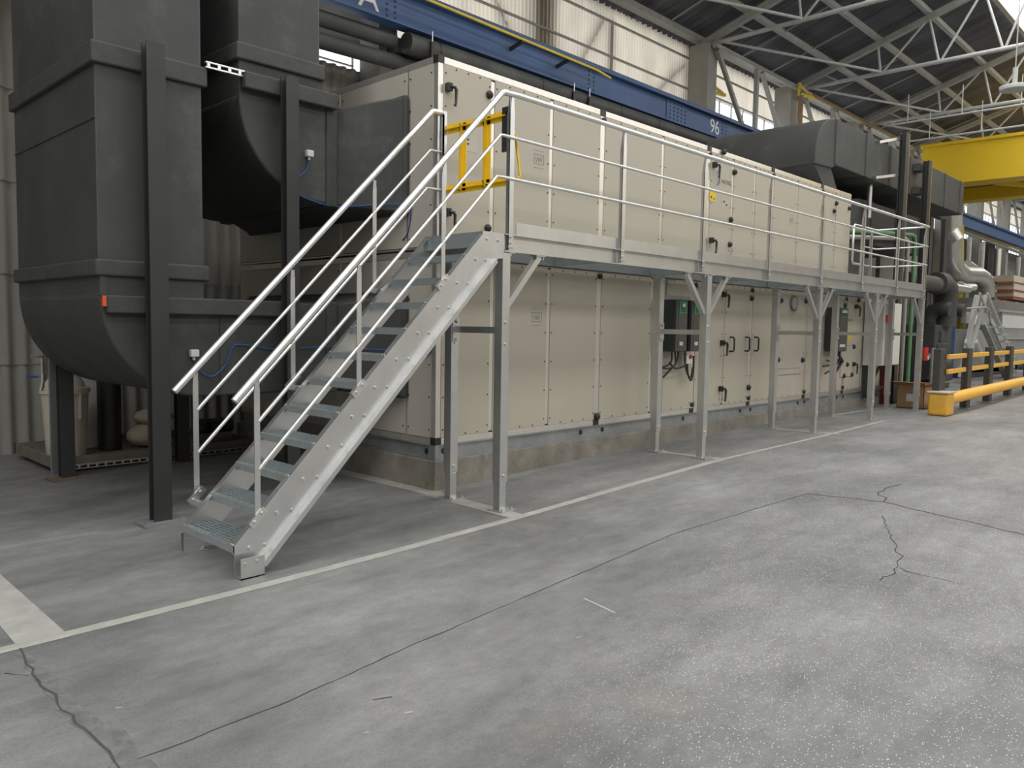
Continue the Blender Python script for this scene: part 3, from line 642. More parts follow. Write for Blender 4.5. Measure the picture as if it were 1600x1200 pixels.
b = MB(); b.cyl((8.55, YF-.02, 1.95), (8.55, YF-.02, 2.2), .012, 8); b.cyl((8.55, YF-.02, 2.2), (8.75, YF-.02, 2.22), .012, 8); tag(b.build('conduit', 'line'), 'thin grey conduit rising above the left drive', 'conduit')
for i, pts in enumerate(([(13.55, 5.4, 1.2), (13.5, 5.42, 1.0), (13.3, 5.5, .95)], [(13.65, 5.4, 1.2), (13.6, 5.42, .95), (13.4, 5.5, .82)], [(13.75, 5.4, 1.2), (13.7, 5.4, 1.0), (13.45, 5.5, 1.05)])):
    cable('power_cable', pts, .014, 'black', 'black cable hanging from the far drive', group='cables below the far drive')
for i, x in enumerate((13.05, 13.12)):
    b = MB(); b.cyl((x, YF-.025, .5), (x, YF-.025, 2.1), .016, 8); tag(b.build('conduit', 'white'), ('left', 'right')[i]+' of two pale conduits running down the panel joint left of the far drive', 'conduit')
b = MB(); b.tube([(4.9, 5.53, 2.215), (17, 5.53, 2.215)], .018, 8); tag(b.build('cable_loom', 'black'), 'long black cable loom clipped along the top of the lower tier', 'cable loom')
# control cabinet
t = thing('control_cabinet', (15.2, 5.2, .92), 'tall cream control cabinet with red switch beyond the drives', 'cabinet')
b = MB(); b.box(15.2, 5.22, .92, 16.12, 5.545, 2.09); b.build('body', 'cab', t, .008)
b = MB(); b.box(15.21, 5.19, .93, 16.11, 5.218, 2.08); b.build('door', 'white', t, .005)
b = MB(); b.box(15.196, 5.32, 1.05, 15.2, 5.42, 1.22, 0)
for k in range(6): b.box(15.19, 5.325, 1.06+k*.026, 15.197, 5.415, 1.072+k*.026, 1)
b.build('vent', ['cab', 'line'], t)
b = MB(); b.box(15.26, 5.16, 1.72, 15.36, 5.19, 1.86); b.build('main_switch', 'red', t)
b = MB(); b.box(15.52, 5.183, 1.66, 15.62, 5.19, 1.80); b.build('display', 'drivef', t)
for k, (x, z, mm) in enumerate(((15.56, 1.48, 'logol'), (15.50, 1.30, 'white'), (15.62, 1.30, 'white'), (15.5, 1.18, 'black'), (15.6, 1.18, 'black'), (15.56, 1.05, 'black'))):
    b = MB(); b.cyl((x, 5.19, z), (x, 5.165, z), .035 if k else .05, 10); b.build('button', mm, t)
for k, pts in enumerate(([(15.6, 5.35, .92), (15.3, 5.38, .7), (15.35, 5.4, .45), (15.6, 5.45, .38), (15.9, 5.4, .5)], [(15.65, 5.35, .92), (15.95, 5.38, .7), (16.2, 5.42, .42), (16.35, 5.45, .2)], [(15.62, 5.35, .92), (15.38, 5.4, .62), (15.5, 5.42, .42), (15.8, 5.45, .33)])):
    cable('power_cable', pts, .017, 'black', 'black cable drooping under the control cabinet', group='cables under the cabinet')
b = MB(); b.box(15.24, 5.40, .30, 15.32, 5.54, .92); tag(b.build('cabinet_stand', 'bcol'), 'dark steel upright under the control cabinet', 'stand')
b = MB(); b.box(16.2, 5.45, .13, 16.32, 5.55, .95); tag(b.build('maroon_post', 'maroon'), 'dark red post right of the cabinet cables', 'post')

# ================================================================ platform
pf = thing('access_platform', (4.64, 4.57, 0), 'long galvanised steel access platform with guard rails before the unit', 'platform')
XA, XB, YO, YI, ZT, ZB = 4.64, 15.42, 4.569, 5.42, 2.30, 2.156
def channel(nm, y, s, x0=XA, x1=XB):
    b = MB(); b.box(x0, y+s*.05, ZB, x1, y+s*.058, ZT); b.box(x0, y, ZT-.008, x1, y+s*.058, ZT); b.box(x0, y, ZB, x1, y+s*.058, ZB+.008); b.build(nm, 'galv', pf)
channel('front_beam', YO, 1); channel('rear_beam', YI, -1)
for x in (XA, XB-.01): b = MB(); b.box(x, YO+.05, ZB, x+.01, YI-.05, ZT); b.build('end_beam', 'galv', pf)
b = MB(); x = XA+.02
while x < XB-.02: b.box(x, YO+.06, 2.255, x+.006, YI-.06, 2.295); x += .034
for k in range(9): y = YO+.08+k*.085; b.box(XA+.01, y, 2.285, XB-.01, y+.006, 2.295)
b.build('grating_deck', 'galvd', pf)
for x in (6.2, 7.9, 9.4, 10.92, 12.2, 13.1, 14.3): b = MB(); b.box(x-.03, YO+.06, ZB+.01, x+.03, YI-.06, 2.25); b.build('joist', 'galvd', pf)
b = MB(); b.box(4.80, YO+.03, ZT, XB, YO+.036, ZT+.105); b.build('toe_board', 'galv', pf)
b = MB(); b.box(XB-.02, YO+.03, ZT, XB-.014, YI-.03, ZT+.105); b.build('toe_board', 'galv', pf)
LEGX = [4.665, 7.90, 10.92, 13.08, 15.34]
def leg(x, y, h=ZB):
    g = zf(x); s = .045
    b = MB(); b.box(x-s, y-s, g+.24, x+s, y+s, h); b.box(x-.038, y-.038, g+.01, x+.038, y+.038, g+.24)
    l = b.build('leg', 'galv', pf, .004)
    b = MB(); b.box(x-.075, y-.10, g, x+.105, y+.07, g+.012); b.cyl((x+.075, y-.07, g+.012), (x+.075, y-.07, g+.03), .012, 6); b.cyl((x-.05, y-.08, g+.012), (x-.05, y-.08, g+.03), .012, 6); b.build('base_plate', 'galv', l)
    b = MB()
    for z in (g+.30, 1.58, 1.40): b.cyl((x, y-s, z), (x, y-s-.012, z), .014, 6)
    for dx in (-.07, .07): b.cyl((x+dx, y-.02, h), (x+dx, y-.02, h-.03), .011, 6)
    b.build('bolts', 'bolt', l); b = MB(); b.box(x-.1, y-.045, h-.01, x+.1, y+.045, h); b.build('cap_plate', 'galv', l)
    return l
def brace(x0, x1, y):
    b = MB(); d = 1 if x1 > x0 else -1
    b.bar((x0+d*.045, y, 1.72), (x1, y, ZB-.012), .05, .05, (0, 1, 0)); b.build('knee_brace', 'galv', pf)
    b = MB(); b.box(x1-.06, y-.04, ZB-.01, x1+.06, y+.04, ZB); b.cyl((x1-.04, y-.02, ZB-.01), (x1-.04, y-.02, ZB-.035), .01, 6); b.cyl((x1+.04, y-.02, ZB-.01), (x1+.04, y-.02, ZB-.035), .01, 6); b.build('brace_plate', 'galv', pf)
for i, x in enumerate(LEGX):
    yi = 5.235 if i < 4 else 5.12; leg(x, 4.616); leg(x, yi)
    if i < 4: brace(x, x+.43, 4.616)
    if i > 0: brace(x, x-.43, 4.616)
    b = MB(); yj = yi-.045; b.box(x+.0, 4.66, 1.485, x+.008, yj, 1.54); b.box(x-.04, yj-.012, 1.41, x+.04, yj, 1.61); b.cyl((x, yj-.012, 1.59), (x, yj-.03, 1.59), .014, 6); b.cyl((x, yj-.012, 1.43), (x, yj-.03, 1.43), .014, 6); b.build('cross_tie', 'galv', pf)
# guard rail
def post(x, y, par, z0=2.17, z1=3.40, w_=.05, t_=.012):
    b = MB(); hw = w_/2
    b.prism([(x-hw, z0), (x+hw, z0), (x+hw, z1-.13), (x+.012, z1), (x-.012, z1), (x-hw, z1-.13)], 'y', y-t_/2, y+t_/2)
    b.prism([(y, z0), (y+.035, z0), (y+.035, z1-.16), (y+.01, z1), (y, z1)], 'x', x-hw, x-hw+.008)
    o = b.build('guardrail_post', 'galv', par)
    b = MB(); b.box(x-.045, y-.02, z0+.02, x+.045, y+.012, z0+.03)
    for zz in (z0+.06, z0+.11): b.cyl((x, y-.006, zz), (x, y-.02, zz), .012, 6)
    b.build('post_fixing', 'bolt', o); return o
for x in (4.705, 6.248, 7.74, 9.315, 10.873, 12.377, 13.90, 15.29): post(x, 4.572, pf)
for x in (14.62, 15.05): post(x, 5.42, pf)
YR = 4.565; xe = 15.37
b = MB(); b.tube([(4.62, YR, 3.412), (4.75, YR, 3.42), (xe, YR, 3.42)], .0225, 12); b.build('top_rail', 'rail', pf)
for z in (3.075, 2.745): b = MB(); b.tube([(4.60, YR, z), (xe, YR, z)], .0135, 10); b.build('knee_rail', 'rail', pf)
b = MB(); b.tube([(xe-.02, YR, 3.42), (xe-.02, YI+.01, 3.42), (xe-.06, YI+.03, 3.42), (14.28, YI+.03, 3.42), (14.24, YI+.03, 3.38), (14.24, YI+.03, 2.79), (14.28, YI+.03, 2.745), (14.7, YI+.03, 2.745)], .018, 10); b.build('end_top_rail', 'rail', pf)
for z in (3.075, 2.745): b = MB(); b.tube([(xe-.02, YR, z), (xe-.02, YI+.01, z), (xe-.06, YI+.03, z), (14.62, YI+.03, z)], .0135, 10); b.build('end_knee_rail', 'rail', pf)
# yellow self closing gate hinged on the first post
gt = bpy.data.objects.new('safety_gate', None)
b = MB(); gx = 4.74; hw = .022
def gbar(y0, z0, y1, z1, w_=.055): b.bar((gx, y0, z0), (gx, y1, z1), w_+.012, .012, (1, 0, 0)); b.bar((gx-.015, y0, z0), (gx-.015, y1, z1), .010, .03, (1, 0, 0))
gbar(4.66, 3.275, 5.40, 3.275, .065); gbar(4.62, 2.745, 5.40, 2.745, .065); gbar(4.90, 2.72, 4.90, 3.30, .075); gbar(5.20, 2.72, 5.20, 3.30, .075)
o = b.build('safety_gate', 'gate', pf); o['label'] = 'yellow swing gate at the head of the stairs'
b = MB(); b.box(4.715, 4.595, 2.98, 4.735, 4.70, 3.34); b.cyl((4.71, 4.65, 3.30), (4.70, 4.65, 3.30), .014, 6); b.build('gate_hinge_plate', 'bcol', pf)
b = MB(); b.tube([(4.76, 4.64, 3.22), (4.80, 4.62, 3.1), (4.84, 4.60, 2.79), (4.80, 4.60, 2.77)], .012, 6); b.build('gate_spring', 'gate', pf)

# ================================================================ stairs
st = thing('steel_staircase', (3.4, 4.95, 0), 'straight galvanised staircase with open grating treads and pipe handrails', 'staircase')
def stringer(y0, y1, out):
    gz = -.045
    poly = [(2.29, gz), (2.29, .155), (4.42, 2.298), (4.635, 2.298), (4.635, 2.10), (4.505, 2.085), (2.385, gz)]
    b = MB(); b.prism(poly, 'y', y0, y1); s = b.build('stringer', 'galv', st)
    iy = y1 if out < 0 else y0
    b = MB(); b.bar((2.29, (y0+y1)/2+(-out)*.022, .155), (4.42, (y0+y1)/2-out*.022, 2.298), .05, .006, (-1, 0, 1)); b.build('top_flange', 'galv', s)
    b = MB(); yy = (y0+y1)/2+out*.03
    b.bar((2.45, yy, .025), (4.505, yy, 2.085), .06, .006, (-1, 0, 1)); b.bar((2.45+.012, yy+out*.028, .013+.0), (4.50, yy+out*.028, 2.068), .006, .03, (-1, 0, 1)); b.build('bottom_flange', 'galv', s)
    b = MB(); b.box(2.30, yy-.035, gz, 2.46, yy-.028, .085) if out < 0 else b.box(2.30, yy+.03, gz, 2.46, yy+.036, .085)
    b.box(2.30, min(yy, yy-.0)-.035, gz, 2.46, yy+.03, gz+.008)
    for xx, zz in ((2.33, .05), (2.41, .055)): b.cyl((xx, yy-.035, zz), (xx, yy-.047, zz), .011, 6)
    b.build('foot_bracket', 'galv', s)
    for n in range(12):
        xx = 2.39+.193*n; zz = .14+.194*n
        for d in (0, .115):
            x_, z_ = xx+d*.95, zz-.01
            if n == 11: x_, z_ = 4.44+d*1.1, 2.24
            b = MB(); b.cyl((x_, y0, z_), (x_, y0-.012, z_), .0135, 6); b.build('bolt', 'bolt', s)
    return s
stringer(4.572, 4.580, -1); stringer(5.300, 5.308, 1)
for n in range(11):
    x0, z1 = 2.285+.193*n, .165+.194*n; b = MB(); d = .235
    b.box(x0, 4.582, z1-.045, x0+.012, 5.298, z1-.004)                      # nosing bar, serrated on top
    b.hexa([(x0-.004, 4.582, z1-.05), (x0+.018, 4.582, z1-.05), (x0+.018, 5.298, z1-.05), (x0-.004, 5.298, z1-.05), (x0-.004, 4.582, z1-.006), (x0+.018, 4.582, z1-.006), (x0+.018, 5.298, z1-.006), (x0-.004, 5.298, z1-.006)])
    for k in range(28): y = 4.592+k*.0257; b.box(x0, y, z1-.008, x0+.022, y+.013, z1+.002, 1)
    for k in range(1, 8): xx = x0+k*(d-.008)/7; b.box(xx, 4.582, z1-.035, xx+.007, 5.298, z1-.003)
    for k in range(9): y = 4.62+k*.08; b.box(x0, y, z1-.014, x0+d, y+.003, z1-.006)
    for y in (4.582, 5.292): b.box(x0, y, z1-.06, x0+d, y+.005, z1-.004)
    b.build('tread', ['galvd', 'bolt'], st)
b = MB(); b.box(4.40, 4.582, 2.18, 4.43, 5.298, 2.298); b.box(4.43, 4.582, 2.262, 4.63, 5.298, 2.292); b.build('landing_tread', 'galvd', st)
def hand(y, off):
    r = MB(); z0 = 1.063; r.tube([(2.295, y, z0), (4.58, y, 3.405), (4.60, y, 3.412), (4.635 if off < 0 else 4.69, y, 3.415)], .0245, 14); r.build('handrail', 'rail', st)
    for a, bb in (((2.455, .928), (4.565, 3.073)), ((2.455, .625), (4.53, 2.742))):
        r = MB(); r.tube([(a[0], y, a[1]), (bb[0], y, bb[1]), (4.61 if off < 0 else 4.70, y, bb[1]+.003)], .0135, 10); r.build('knee_rail', 'rail', st)
    for x, za, zb_ in ((2.44, .27, 1.19), (3.205, 1.05, 1.95), (3.965, 1.82, 2.73)):
        b = MB(); hw = .019; ya = y-.006
        b.prism([(x-hw, za), (x+hw, za), (x+hw, zb_-.06), (x+.006, zb_), (x-.012, zb_), (x-hw, zb_-.09)], 'y', ya-.004, ya+.004)
        b.prism([(ya, za), (ya+.035*1, za), (ya+.035, zb_-.1), (ya+.004, zb_), (ya, zb_)], 'x', x+hw-.006, x+hw)
        if off > 0:
            for k in range(22): zz = za+.02+k*.024; b.box(x-hw+.004, ya-.006, zz, x+hw-.008, ya-.0035, zz+.011, 1)
        p = b.build('handrail_post', ['galv', 'silver'], st)
        b = MB(); b.bar((x-.05, y-.004+off*.0, za-.0), (x+.05, y-.004, za+.10), .03, .05, (-1, 0, 1))
        if off > 0: b.box(x-.02, 5.308, za-.02, x+.02, y, za+.02)
        for k in (-.025, .025): b.cyl((x+k, y-.015, za+.05+k), (x+k, y-.032, za+.05+k), .011, 6)
        b.build('post_bracket', 'bolt', p)
hand(YR, -1); hand(5.43, 1)
b = MB(); b.box(4.69, 5.40, 2.30, 4.73, 5.415, 3.43); b.box(4.69, 5.40, 2.30, 4.70, 5.45, 3.40); b.build('newel_post', 'galv', pf)
b = MB(); b.cyl((4.67, 5.45, 3.40), (4.67, 5.45, 2.55), .02, 10); b.build('gate_stop_tube', 'rail', pf)

# ================================================================ left ducts
def ducthing(label, poly, y0, y1): 
    t = thing('air_duct', (poly[0][0], y0, 0), label, 'duct')
    b = MB(); b.prism(poly, 'y', y0, y1); soften(b.build('insulated_casing', 'duct', t, .02, 3)); return t
def arc(cx, cz, r, a0, a1, n=16): return [(cx+r*math.cos(math.radians(a0+(a1-a0)*i/n)), cz+r*math.sin(math.radians(a0+(a1-a0)*i/n))) for i in range(n+1)]
def band(t, x0, x1, y0, y1, z0, z1, nm='insulation_band', e=.035, mt='ductd'):
    b = MB(); b.box(x0-e, y0-e, z0, x1+e, y1+e, z1); return b.build(nm, mt, t, .015, 3)
D1 = ducthing('large near black insulated duct dropping at left and bending in low', [(2.16, 9.15), (2.16, 1.73)]+arc(2.97, 1.73, .81, 180, 270)+[(4.28, .92), (4.28, 1.73), (2.975, 1.73), (2.975, 9.15)], 6.42, 8.52)
D2 = ducthing('second black insulated duct bending into the upper tier of the unit', [(3.30, 9.15), (3.30, 3.45)]+arc(4.10, 3.45, .80, 180, 270)+[(4.32, 2.65), (4.32, 3.55), (4.085, 3.55), (4.085, 9.15)], 6.42, 8.52)
for t, za, zb_, zc, zd in ((D1, .92, 1.73, .86, 1.84), (D2, 2.65, 3.55, 2.60, 3.66)):
    b = MB(); b.loft((4.27, 6.42, 8.52, za, zb_), (4.70, 5.97, 8.95, zc, zd)); b.build('flared_transition', 'duct', t, .015, 3)
    b = MB(); b.box(4.69, 5.95, zc-.02, 4.757, 8.97, zd+.02); b.build('collar', 'ductd', t, .03, 3)
    b = MB(); b.box(4.14, 6.40, za-.02, 4.26, 8.54, zb_+.02); b.build('joint_band', 'ductd', t, .015, 3)
band(D1, 2.16, 2.975, 6.42, 8.52, 3.445, 3.605); band(D1, 2.16, 2.975, 6.42, 8.52, 1.88, 2.005)
b = MB(); b.box(2.19, 6.34, 1.60, 3.75, 6.42, 1.735); b.build('cross_channel', 'ductd', D1, .012, 3)
b = MB(); b.box(2.165, 6.36, 1.65, 2.19, 6.39, 1.73); b.build('end_tag', 'orange', D1)
b = MB(); b.box(2.16, 6.405, 1.73, 2.21, 6.43, 1.90); b.build('corner_strip', 'ductd', D1)
b = MB(); b.box(3.10, 6.41, .93, 3.26, 6.425, 1.60); b.build('joint_band', 'ductd', D1, .006)
b = MB(); b.box(2.152, 6.43, 3.05, 2.165, 8.5, 3.062); b.build('seam', 'duct', D1)
band(D2, 3.30, 4.085, 6.42, 8.52, 3.75, 3.89)
b = MB(); b.box(3.31, 6.33, 3.505, 4.22, 6.42, 3.645); b.build('cross_channel', 'ductd', D2, .015, 3)
t = thing('strut_rail', (3.1, 6.38, 3.6), 'pale slotted strut between the two large black ducts', 'strut')
b = MB(); b.box(2.99, 6.37, 3.60, 3.33, 6.40, 3.612); b.box(2.99, 6.37, 3.64, 3.33, 6.40, 3.652)
for k in range(4): b.box(3.0+k*.09, 6.37, 3.61, 3.025+k*.09, 6.385, 3.642)
b.build('slotted_channel', 'rail', t)
def colm(x, y, ztop, label, w_=.13, d=.10, mt='bcol'):
    g = zf(x); t = thing('support_column', (x, y, g), label, 'support column')
    b = MB(); b.box(x-w_/2, y-d/2, g+.02, x+w_/2, y-d/2+.012, ztop); b.box(x-.008, y-d/2+.012, g+.02, x+.008, y+d/2-.012, ztop); b.box(x-w_/2, y+d/2-.012, g+.02, x+w_/2, y+d/2, ztop); b.build('channel_post', mt, t)
    b = MB(); b.box(x-.17, y-.12, g, x+.17, y+.12, g+.02)
    for dx in (-.13, .13): b.cyl((x+dx, y-.08, g+.02), (x+dx, y-.08, g+.035), .012, 6)
    b.build('foot_plate', 'dplate' if y > 8 else 'galvb', t)
    return t
colm(2.525, 6.26, 3.64, 'black steel column standing before the near black duct', .14, .1)
colm(3.685, 6.27, 3.66, 'black steel column before the second duct, seen through the stair rails', .12)
colm(2.56, 8.62, 1.30, 'short black column under the back of the near duct, by the white tub', .13, .1)
colm(3.72, 8.62, 1.2, 'short black column under the duct behind the stair rail', .13, .1)
b = MB(); b.cyl((3.36, 9.75, gz+.08 if 0 else .05), (3.36, 9.75, 1.3), .13, 18); tag(b.build('vertical_pipe', 'black'), 'thick black vertical pipe behind the white tub', 'pipe')
# sensors and cables
def sensor(x, y, z, label):
    t = thing('duct_sensor', (x, y, z), label, 'sensor')
    b = MB(); b.box(x-.035, y-.05, z-.03, x+.035, y, z+.03); b.build('housing', 'white', t, .008)
    b = MB(); b.cyl((x, y-.02, z-.03), (x, y-.02, z-.055), .012, 8); b.build('gland', 'white', t)
sensor(2.87, 6.42, 1.285, 'white sensor box on the low near duct beside the handrail end')
sensor(3.955, 6.42, 3.075, 'white sensor box on the second duct below its cross channel')
Yc = 6.40
cable('sensor_cable', [(2.87, Yc, 1.23), (2.93, Yc, 1.13), (3.03, Yc, 1.09), (3.14, Yc, 1.18), (3.20, Yc, 1.32), (3.28, Yc, 1.355), (3.6, Yc, 1.31), (3.9, Yc, 1.32), (4.13, 6.37, 1.33), (4.27, 6.38, 1.32), (4.68, 5.93, 1.30), (4.74, 5.92, 1.30)], .006, 'bluec', 'blue cable strung along the low near duct')
cable('sensor_cable', [(3.955, Yc, 3.02), (3.93, Yc, 2.93), (3.84, Yc, 2.85), (3.75, Yc, 2.83)], .006, 'bluec', 'short blue cable hanging from the upper sensor box')
cable('sensor_cable', [(3.76, 6.40, 2.74), (3.9, 6.40, 2.68), (4.1, 6.39, 2.64), (4.3, 6.38, 2.64), (4.69, 5.94, 2.67), (4.75, 5.93, 2.60), (4.76, 5.98, 2.42), (4.76, 6.06, 2.35)], .006, 'bluec', 'blue cable along the lower edge of the second duct')
cable('sensor_cable', [(4.76, 5.62, 1.36), (4.755, 5.63, 1.30), (4.755, 5.70, 1.26), (4.755, 5.80, 1.27), (4.755, 5.86, 1.30)], .006, 'bluec', 'short blue cable loop on the corner of the lower tier')

# under the left duct: drip tray, tub, stainless post with valves, sacks
gz = zf(2.5)
t = thing('drip_tray', (3.3, 9.5, gz), 'low steel frame tray on the floor under the ducts', 'tray')
b = MB(); b.box(2.52, 8.9, gz+.06, 4.75, 8.93, gz+.17); b.box(2.52, 8.9, gz+.06, 2.55, 10.3, gz+.17); b.box(2.52, 10.27, gz+.06, 4.75, 10.3, gz+.17); b.box(4.72, 8.9, gz+.06, 4.75, 10.3, gz+.17); b.box(2.54, 8.92, gz+.06, 4.73, 10.28, gz+.08); b.build('rim', 'tray', t)
b = MB(); b.box(2.55, 8.84, gz+.045, 4.6, 8.85, gz+.055); b.box(2.55, 8.84, gz+.085, 4.6, 8.85, gz+.095)
for k in range(24): b.box(2.56+k*.086, 8.84, gz+.05, 2.58+k*.086, 8.85, gz+.09)
b.build('slotted_rail', 'rail', t)
for x in (2.62, 4.55): 
    for y in (9.0, 10.2): b = MB(); b.box(x-.03, y-.03, gz, x+.03, y+.03, gz+.06); b.build('foot', 'tray', t)
t = thing('plastic_tub', (2.83, 9.6, gz+.08), 'tall cream plastic tub standing in the tray', 'tub')
b = MB(); b.tube([(2.85, 9.6, gz+.082), (2.85, 9.6, gz+.80)], [.195, .235], 28); b.tube([(2.85, 9.6, gz+.78), (2.85, 9.6, gz+.84)], .25, 28); b.build('body', 'tub', t)
b = MB(); b.tube([(2.85, 9.6, gz+.84), (2.85, 9.6, gz+.90), (2.85, 9.6, gz+1.02)], [.2, .19, .10], 24); b.build('lid', 'tub', t)
b = MB(); b.bar((2.93, 9.385, gz+.5), (2.93, 9.37, gz+.78), .02, .012, (0, 1, 0)); b.build('drip_mark', 'white', t)
b = MB(); b.box(3.10, 9.95, gz+.085, 3.32, 10.05, gz+.95); tag(b.build('white_sheet', 'white'), 'flat pale panel leaning between tub and thick pipe', 'panel')
t = thing('valve_stand', (2.58, 8.97, gz), 'square stainless post with ball valves and a blue lever', 'valve stand')
b = MB(); b.box(2.487, 8.84, gz, 2.553, 8.88, 1.18); b.build('post', 'galv', t)
b = MB(); b.cyl((2.43, 8.86, .86), (2.43, 8.86, 1.16), .016, 10); b.cyl((2.43, 8.86, .92), (2.43, 8.86, 1.0), .028, 10); b.cyl((2.41, 8.86, .83), (2.43, 8.86, .93), .022, 10); b.build('valve_body', 'silver', t)
b = MB(); b.bar((2.33, 8.86, 1.175), (2.50, 8.86, 1.165), .02, .02); b.build('top_lever', 'rail', t)
b = MB(); b.bar((2.29, 8.86, .97), (2.39, 8.86, .97), .03, .02); b.build('blue_lever', 'bluec', t)
b = MB(); b.ball((3.78, 9.7, gz+.22), .26, .22, .14, 0); b.box(3.86, 9.45, gz+.15, 3.9, 9.52, gz+.35, 1); b.box(3.70, 9.47, gz+.22, 3.76, 9.5, gz+.30, 1); tag(b.build('sack', ['sack', 'red']), 'lower beige sack with red ties lying in the tray', 'sack')
b = MB(); b.ball((3.86, 9.75, gz+.43), .24, .22, .10, 0); tag(b.build('sack', 'sack'), 'upper beige sack lying on the red tied one', 'sack')
t = thing('small_pump', (5.0, 9.6, gz), 'small dark pump under the ducts behind the stairs', 'pump')
b = MB(); b.cyl((4.35, 9.3, gz+.32), (4.62, 9.3, gz+.32), .09, 14); b.build('motor', 'bcol', t)
b = MB(); b.ball((4.25, 9.3, gz+.30), .10, .08, .12); b.build('volute', 'bcol', t)
b = MB(); b.box(4.2, 9.22, gz+.085, 4.6, 9.38, gz+.24); b.build('bracket', 'tray', t)

# ================================================================ pipes over the unit
def pipe(nm, pts, r, matn, label, seams=()):
    t = thing(nm, pts[0], label, 'pipe')
    b = MB(); b.tube(pts, r, 20); b.build('insulation', matn, t)
    for a in seams:
        p = V(a); b = MB(); b.cyl((p.x-.012, p.y, p.z), (p.x+.012, p.y, p.z), r+.006, 20); b.build('seam_ring', 'black', t)
    return t
pipe('insulated_pipe', [(7.58, 9.6, 5.73), (8.34, 9.6, 5.74), (18.3, 9.6, 5.78)], .155, 'duct', 'thick black pipe slung right under the blue beam above the unit roof', [(8.15, 9.6, 5.74), (10.5, 9.6, 5.75), (11.7, 9.6, 5.755), (12.8, 9.6, 5.76), (14.1, 9.6, 5.765)])
pipe('insulated_pipe', [(7.57, 9.95, 5.76), (18, 9.95, 5.80)], .15, 'duct', 'black pipe just behind the thick pipe above the unit roof')
pipe('insulated_pipe', [(3.6, 9.8, 5.70), (7.5, 9.8, 5.78)], .115, 'duct', 'upper black pipe coming out from behind the second duct')
pipe('insulated_pipe', [(3.6, 9.8, 5.40), (8.3, 9.8, 5.50)], .11, 'duct', 'lower black pipe coming out from behind the second duct')
t = thing('pipe_hanger', (7.95, 9.9, 5.5), 'black angled pipe hanger with a red end tag', 'pipe hanger')
b = MB(); b.bar((7.95, 9.35, 5.50), (7.95, 10.04, 5.46), .08, .07); b.build('cross_arm', 'bcol', t)
b = MB(); b.box(7.91, 9.31, 5.46, 7.99, 9.35, 5.60); b.build('end_tag', 'red', t)
for i, (x, y) in enumerate(((7.75, 9.95), (7.95, 9.6), (11.3, 9.6), (11.75, 9.6))):
    t = thing('hanger_rod', (x, y, 5.7), 'thin rod and clamp holding the black pipes under the blue beam, '+('first from the left', 'second from the left', 'third from the left', 'rightmost of four')[i], 'hanger')
    b = MB(); b.cyl((x, y-.17, 5.60), (x, y-.17, 5.95), .012, 6); b.build('rod', 'rail', t)
    b = MB(); b.box(x-.035, y-.19, 5.56, x+.035, y-.155, 5.80); b.build('clamp', 'black', t)

# ================================================================ right ducts
D3 = thing('air_duct', (13.7, 5.65, 3.97), 'upper grey insulated duct rising off the unit roof and running right', 'duct')
b = MB(); b.prism([(13.78, 5.17)]+arc(13.78, 4.37, .80, 90, 180, 18)+[(12.98, 4.30), (13.68, 4.33), (13.85, 4.40), (21.5, 4.40), (21.5, 5.17)], 'y', 5.65, 7.85)
soften(b.build('insulated_casing', 'duct', D3, .015, 3))
b = MB(); b.hexa([(13.0, 5.68, 4.32), (13.70, 5.68, 4.34), (13.70, 7.8, 4.34), (13.0, 7.8, 4.32)][::1]+[(13.5, 5.68, 3.965), (14.05, 5.68, 3.965), (14.05, 7.8, 3.965), (13.5, 7.8, 3.965)]); b.build('offset_collar', 'ductd', D3)
for x in (13.80, 15.2, 16.45, 17.6, 20.0, 21.2): band(D3, x-.02, x+.02, 5.65, 7.85, 4.40, 5.17, 'joint_band', .02)
D4 = thing('air_duct', (15, 5.9, 2.24), 'lower grey duct bending right beneath the upper one, behind the rail', 'duct')
b = MB(); b.prism([(14.52, 2.24), (14.52, 3.45)]+arc(15.9+.0, 3.45, .0, 180, 90, 1)[:0]+[(14.52+(1-math.cos(math.radians(a)))*1.5, 3.05+math.sin(math.radians(a))*1.08) for a in range(20, 91, 7)]+[(19.6, 4.13), (19.6, 3.30), (16.1, 3.30), (15.9, 2.24)], 'y', 5.98, 8.0); soften(b.build('insulated_casing', 'duct', D4, .015, 3))
for x in (16.5, 17.9, 19.4): band(D4, x-.02, x+.02, 5.98, 8.0, 3.30, 4.13, 'joint_band', .02)
def hcol(x, y, zt, label):
    t = thing('support_column', (x, y, .13), label, 'support column')
    b = MB(); b.box(x-.09, y-.06, .13, x+.09, y-.045, zt); b.box(x-.09, y+.045, .13, x+.09, y+.06, zt); b.box(x-.01, y-.045, .13, x+.01, y+.045, zt); b.build('black_section', 'bcol', t)
    b = MB(); b.box(x+.09, y-.06, .13, x+.13, y-.03, zt); b.build('edge_flange', 'rust', t); return t
c = hcol(16.50, 5.42, 5.39, 'taller black column in front of the upper right duct')
for (ax, az, bx, bz) in ((15.65, 5.10, 16.45, 5.30), (15.55, 4.43, 16.45, 4.60)): b = MB(); b.bar((ax, 5.60, az), (bx, 5.49, bz), .05, .05); b.build('pale_arm', 'galv', c)
c = hcol(17.93, 5.42, 5.09, 'shorter black column further along the upper right duct')
for z in (4.97, 4.50): b = MB(); b.box(17.75, 5.52, z-.08, 18.1, 5.64, z+.06); b.build('bracket_plate', 'ductd', c)
b = MB(); b.cyl((16.0, 5.85, 3.75), (16.0, 5.85, 4.385), .05, 8); tag(b.build('riser_tube', 'galv'), 'pale vertical tube between the upper and lower right ducts', 'tube')
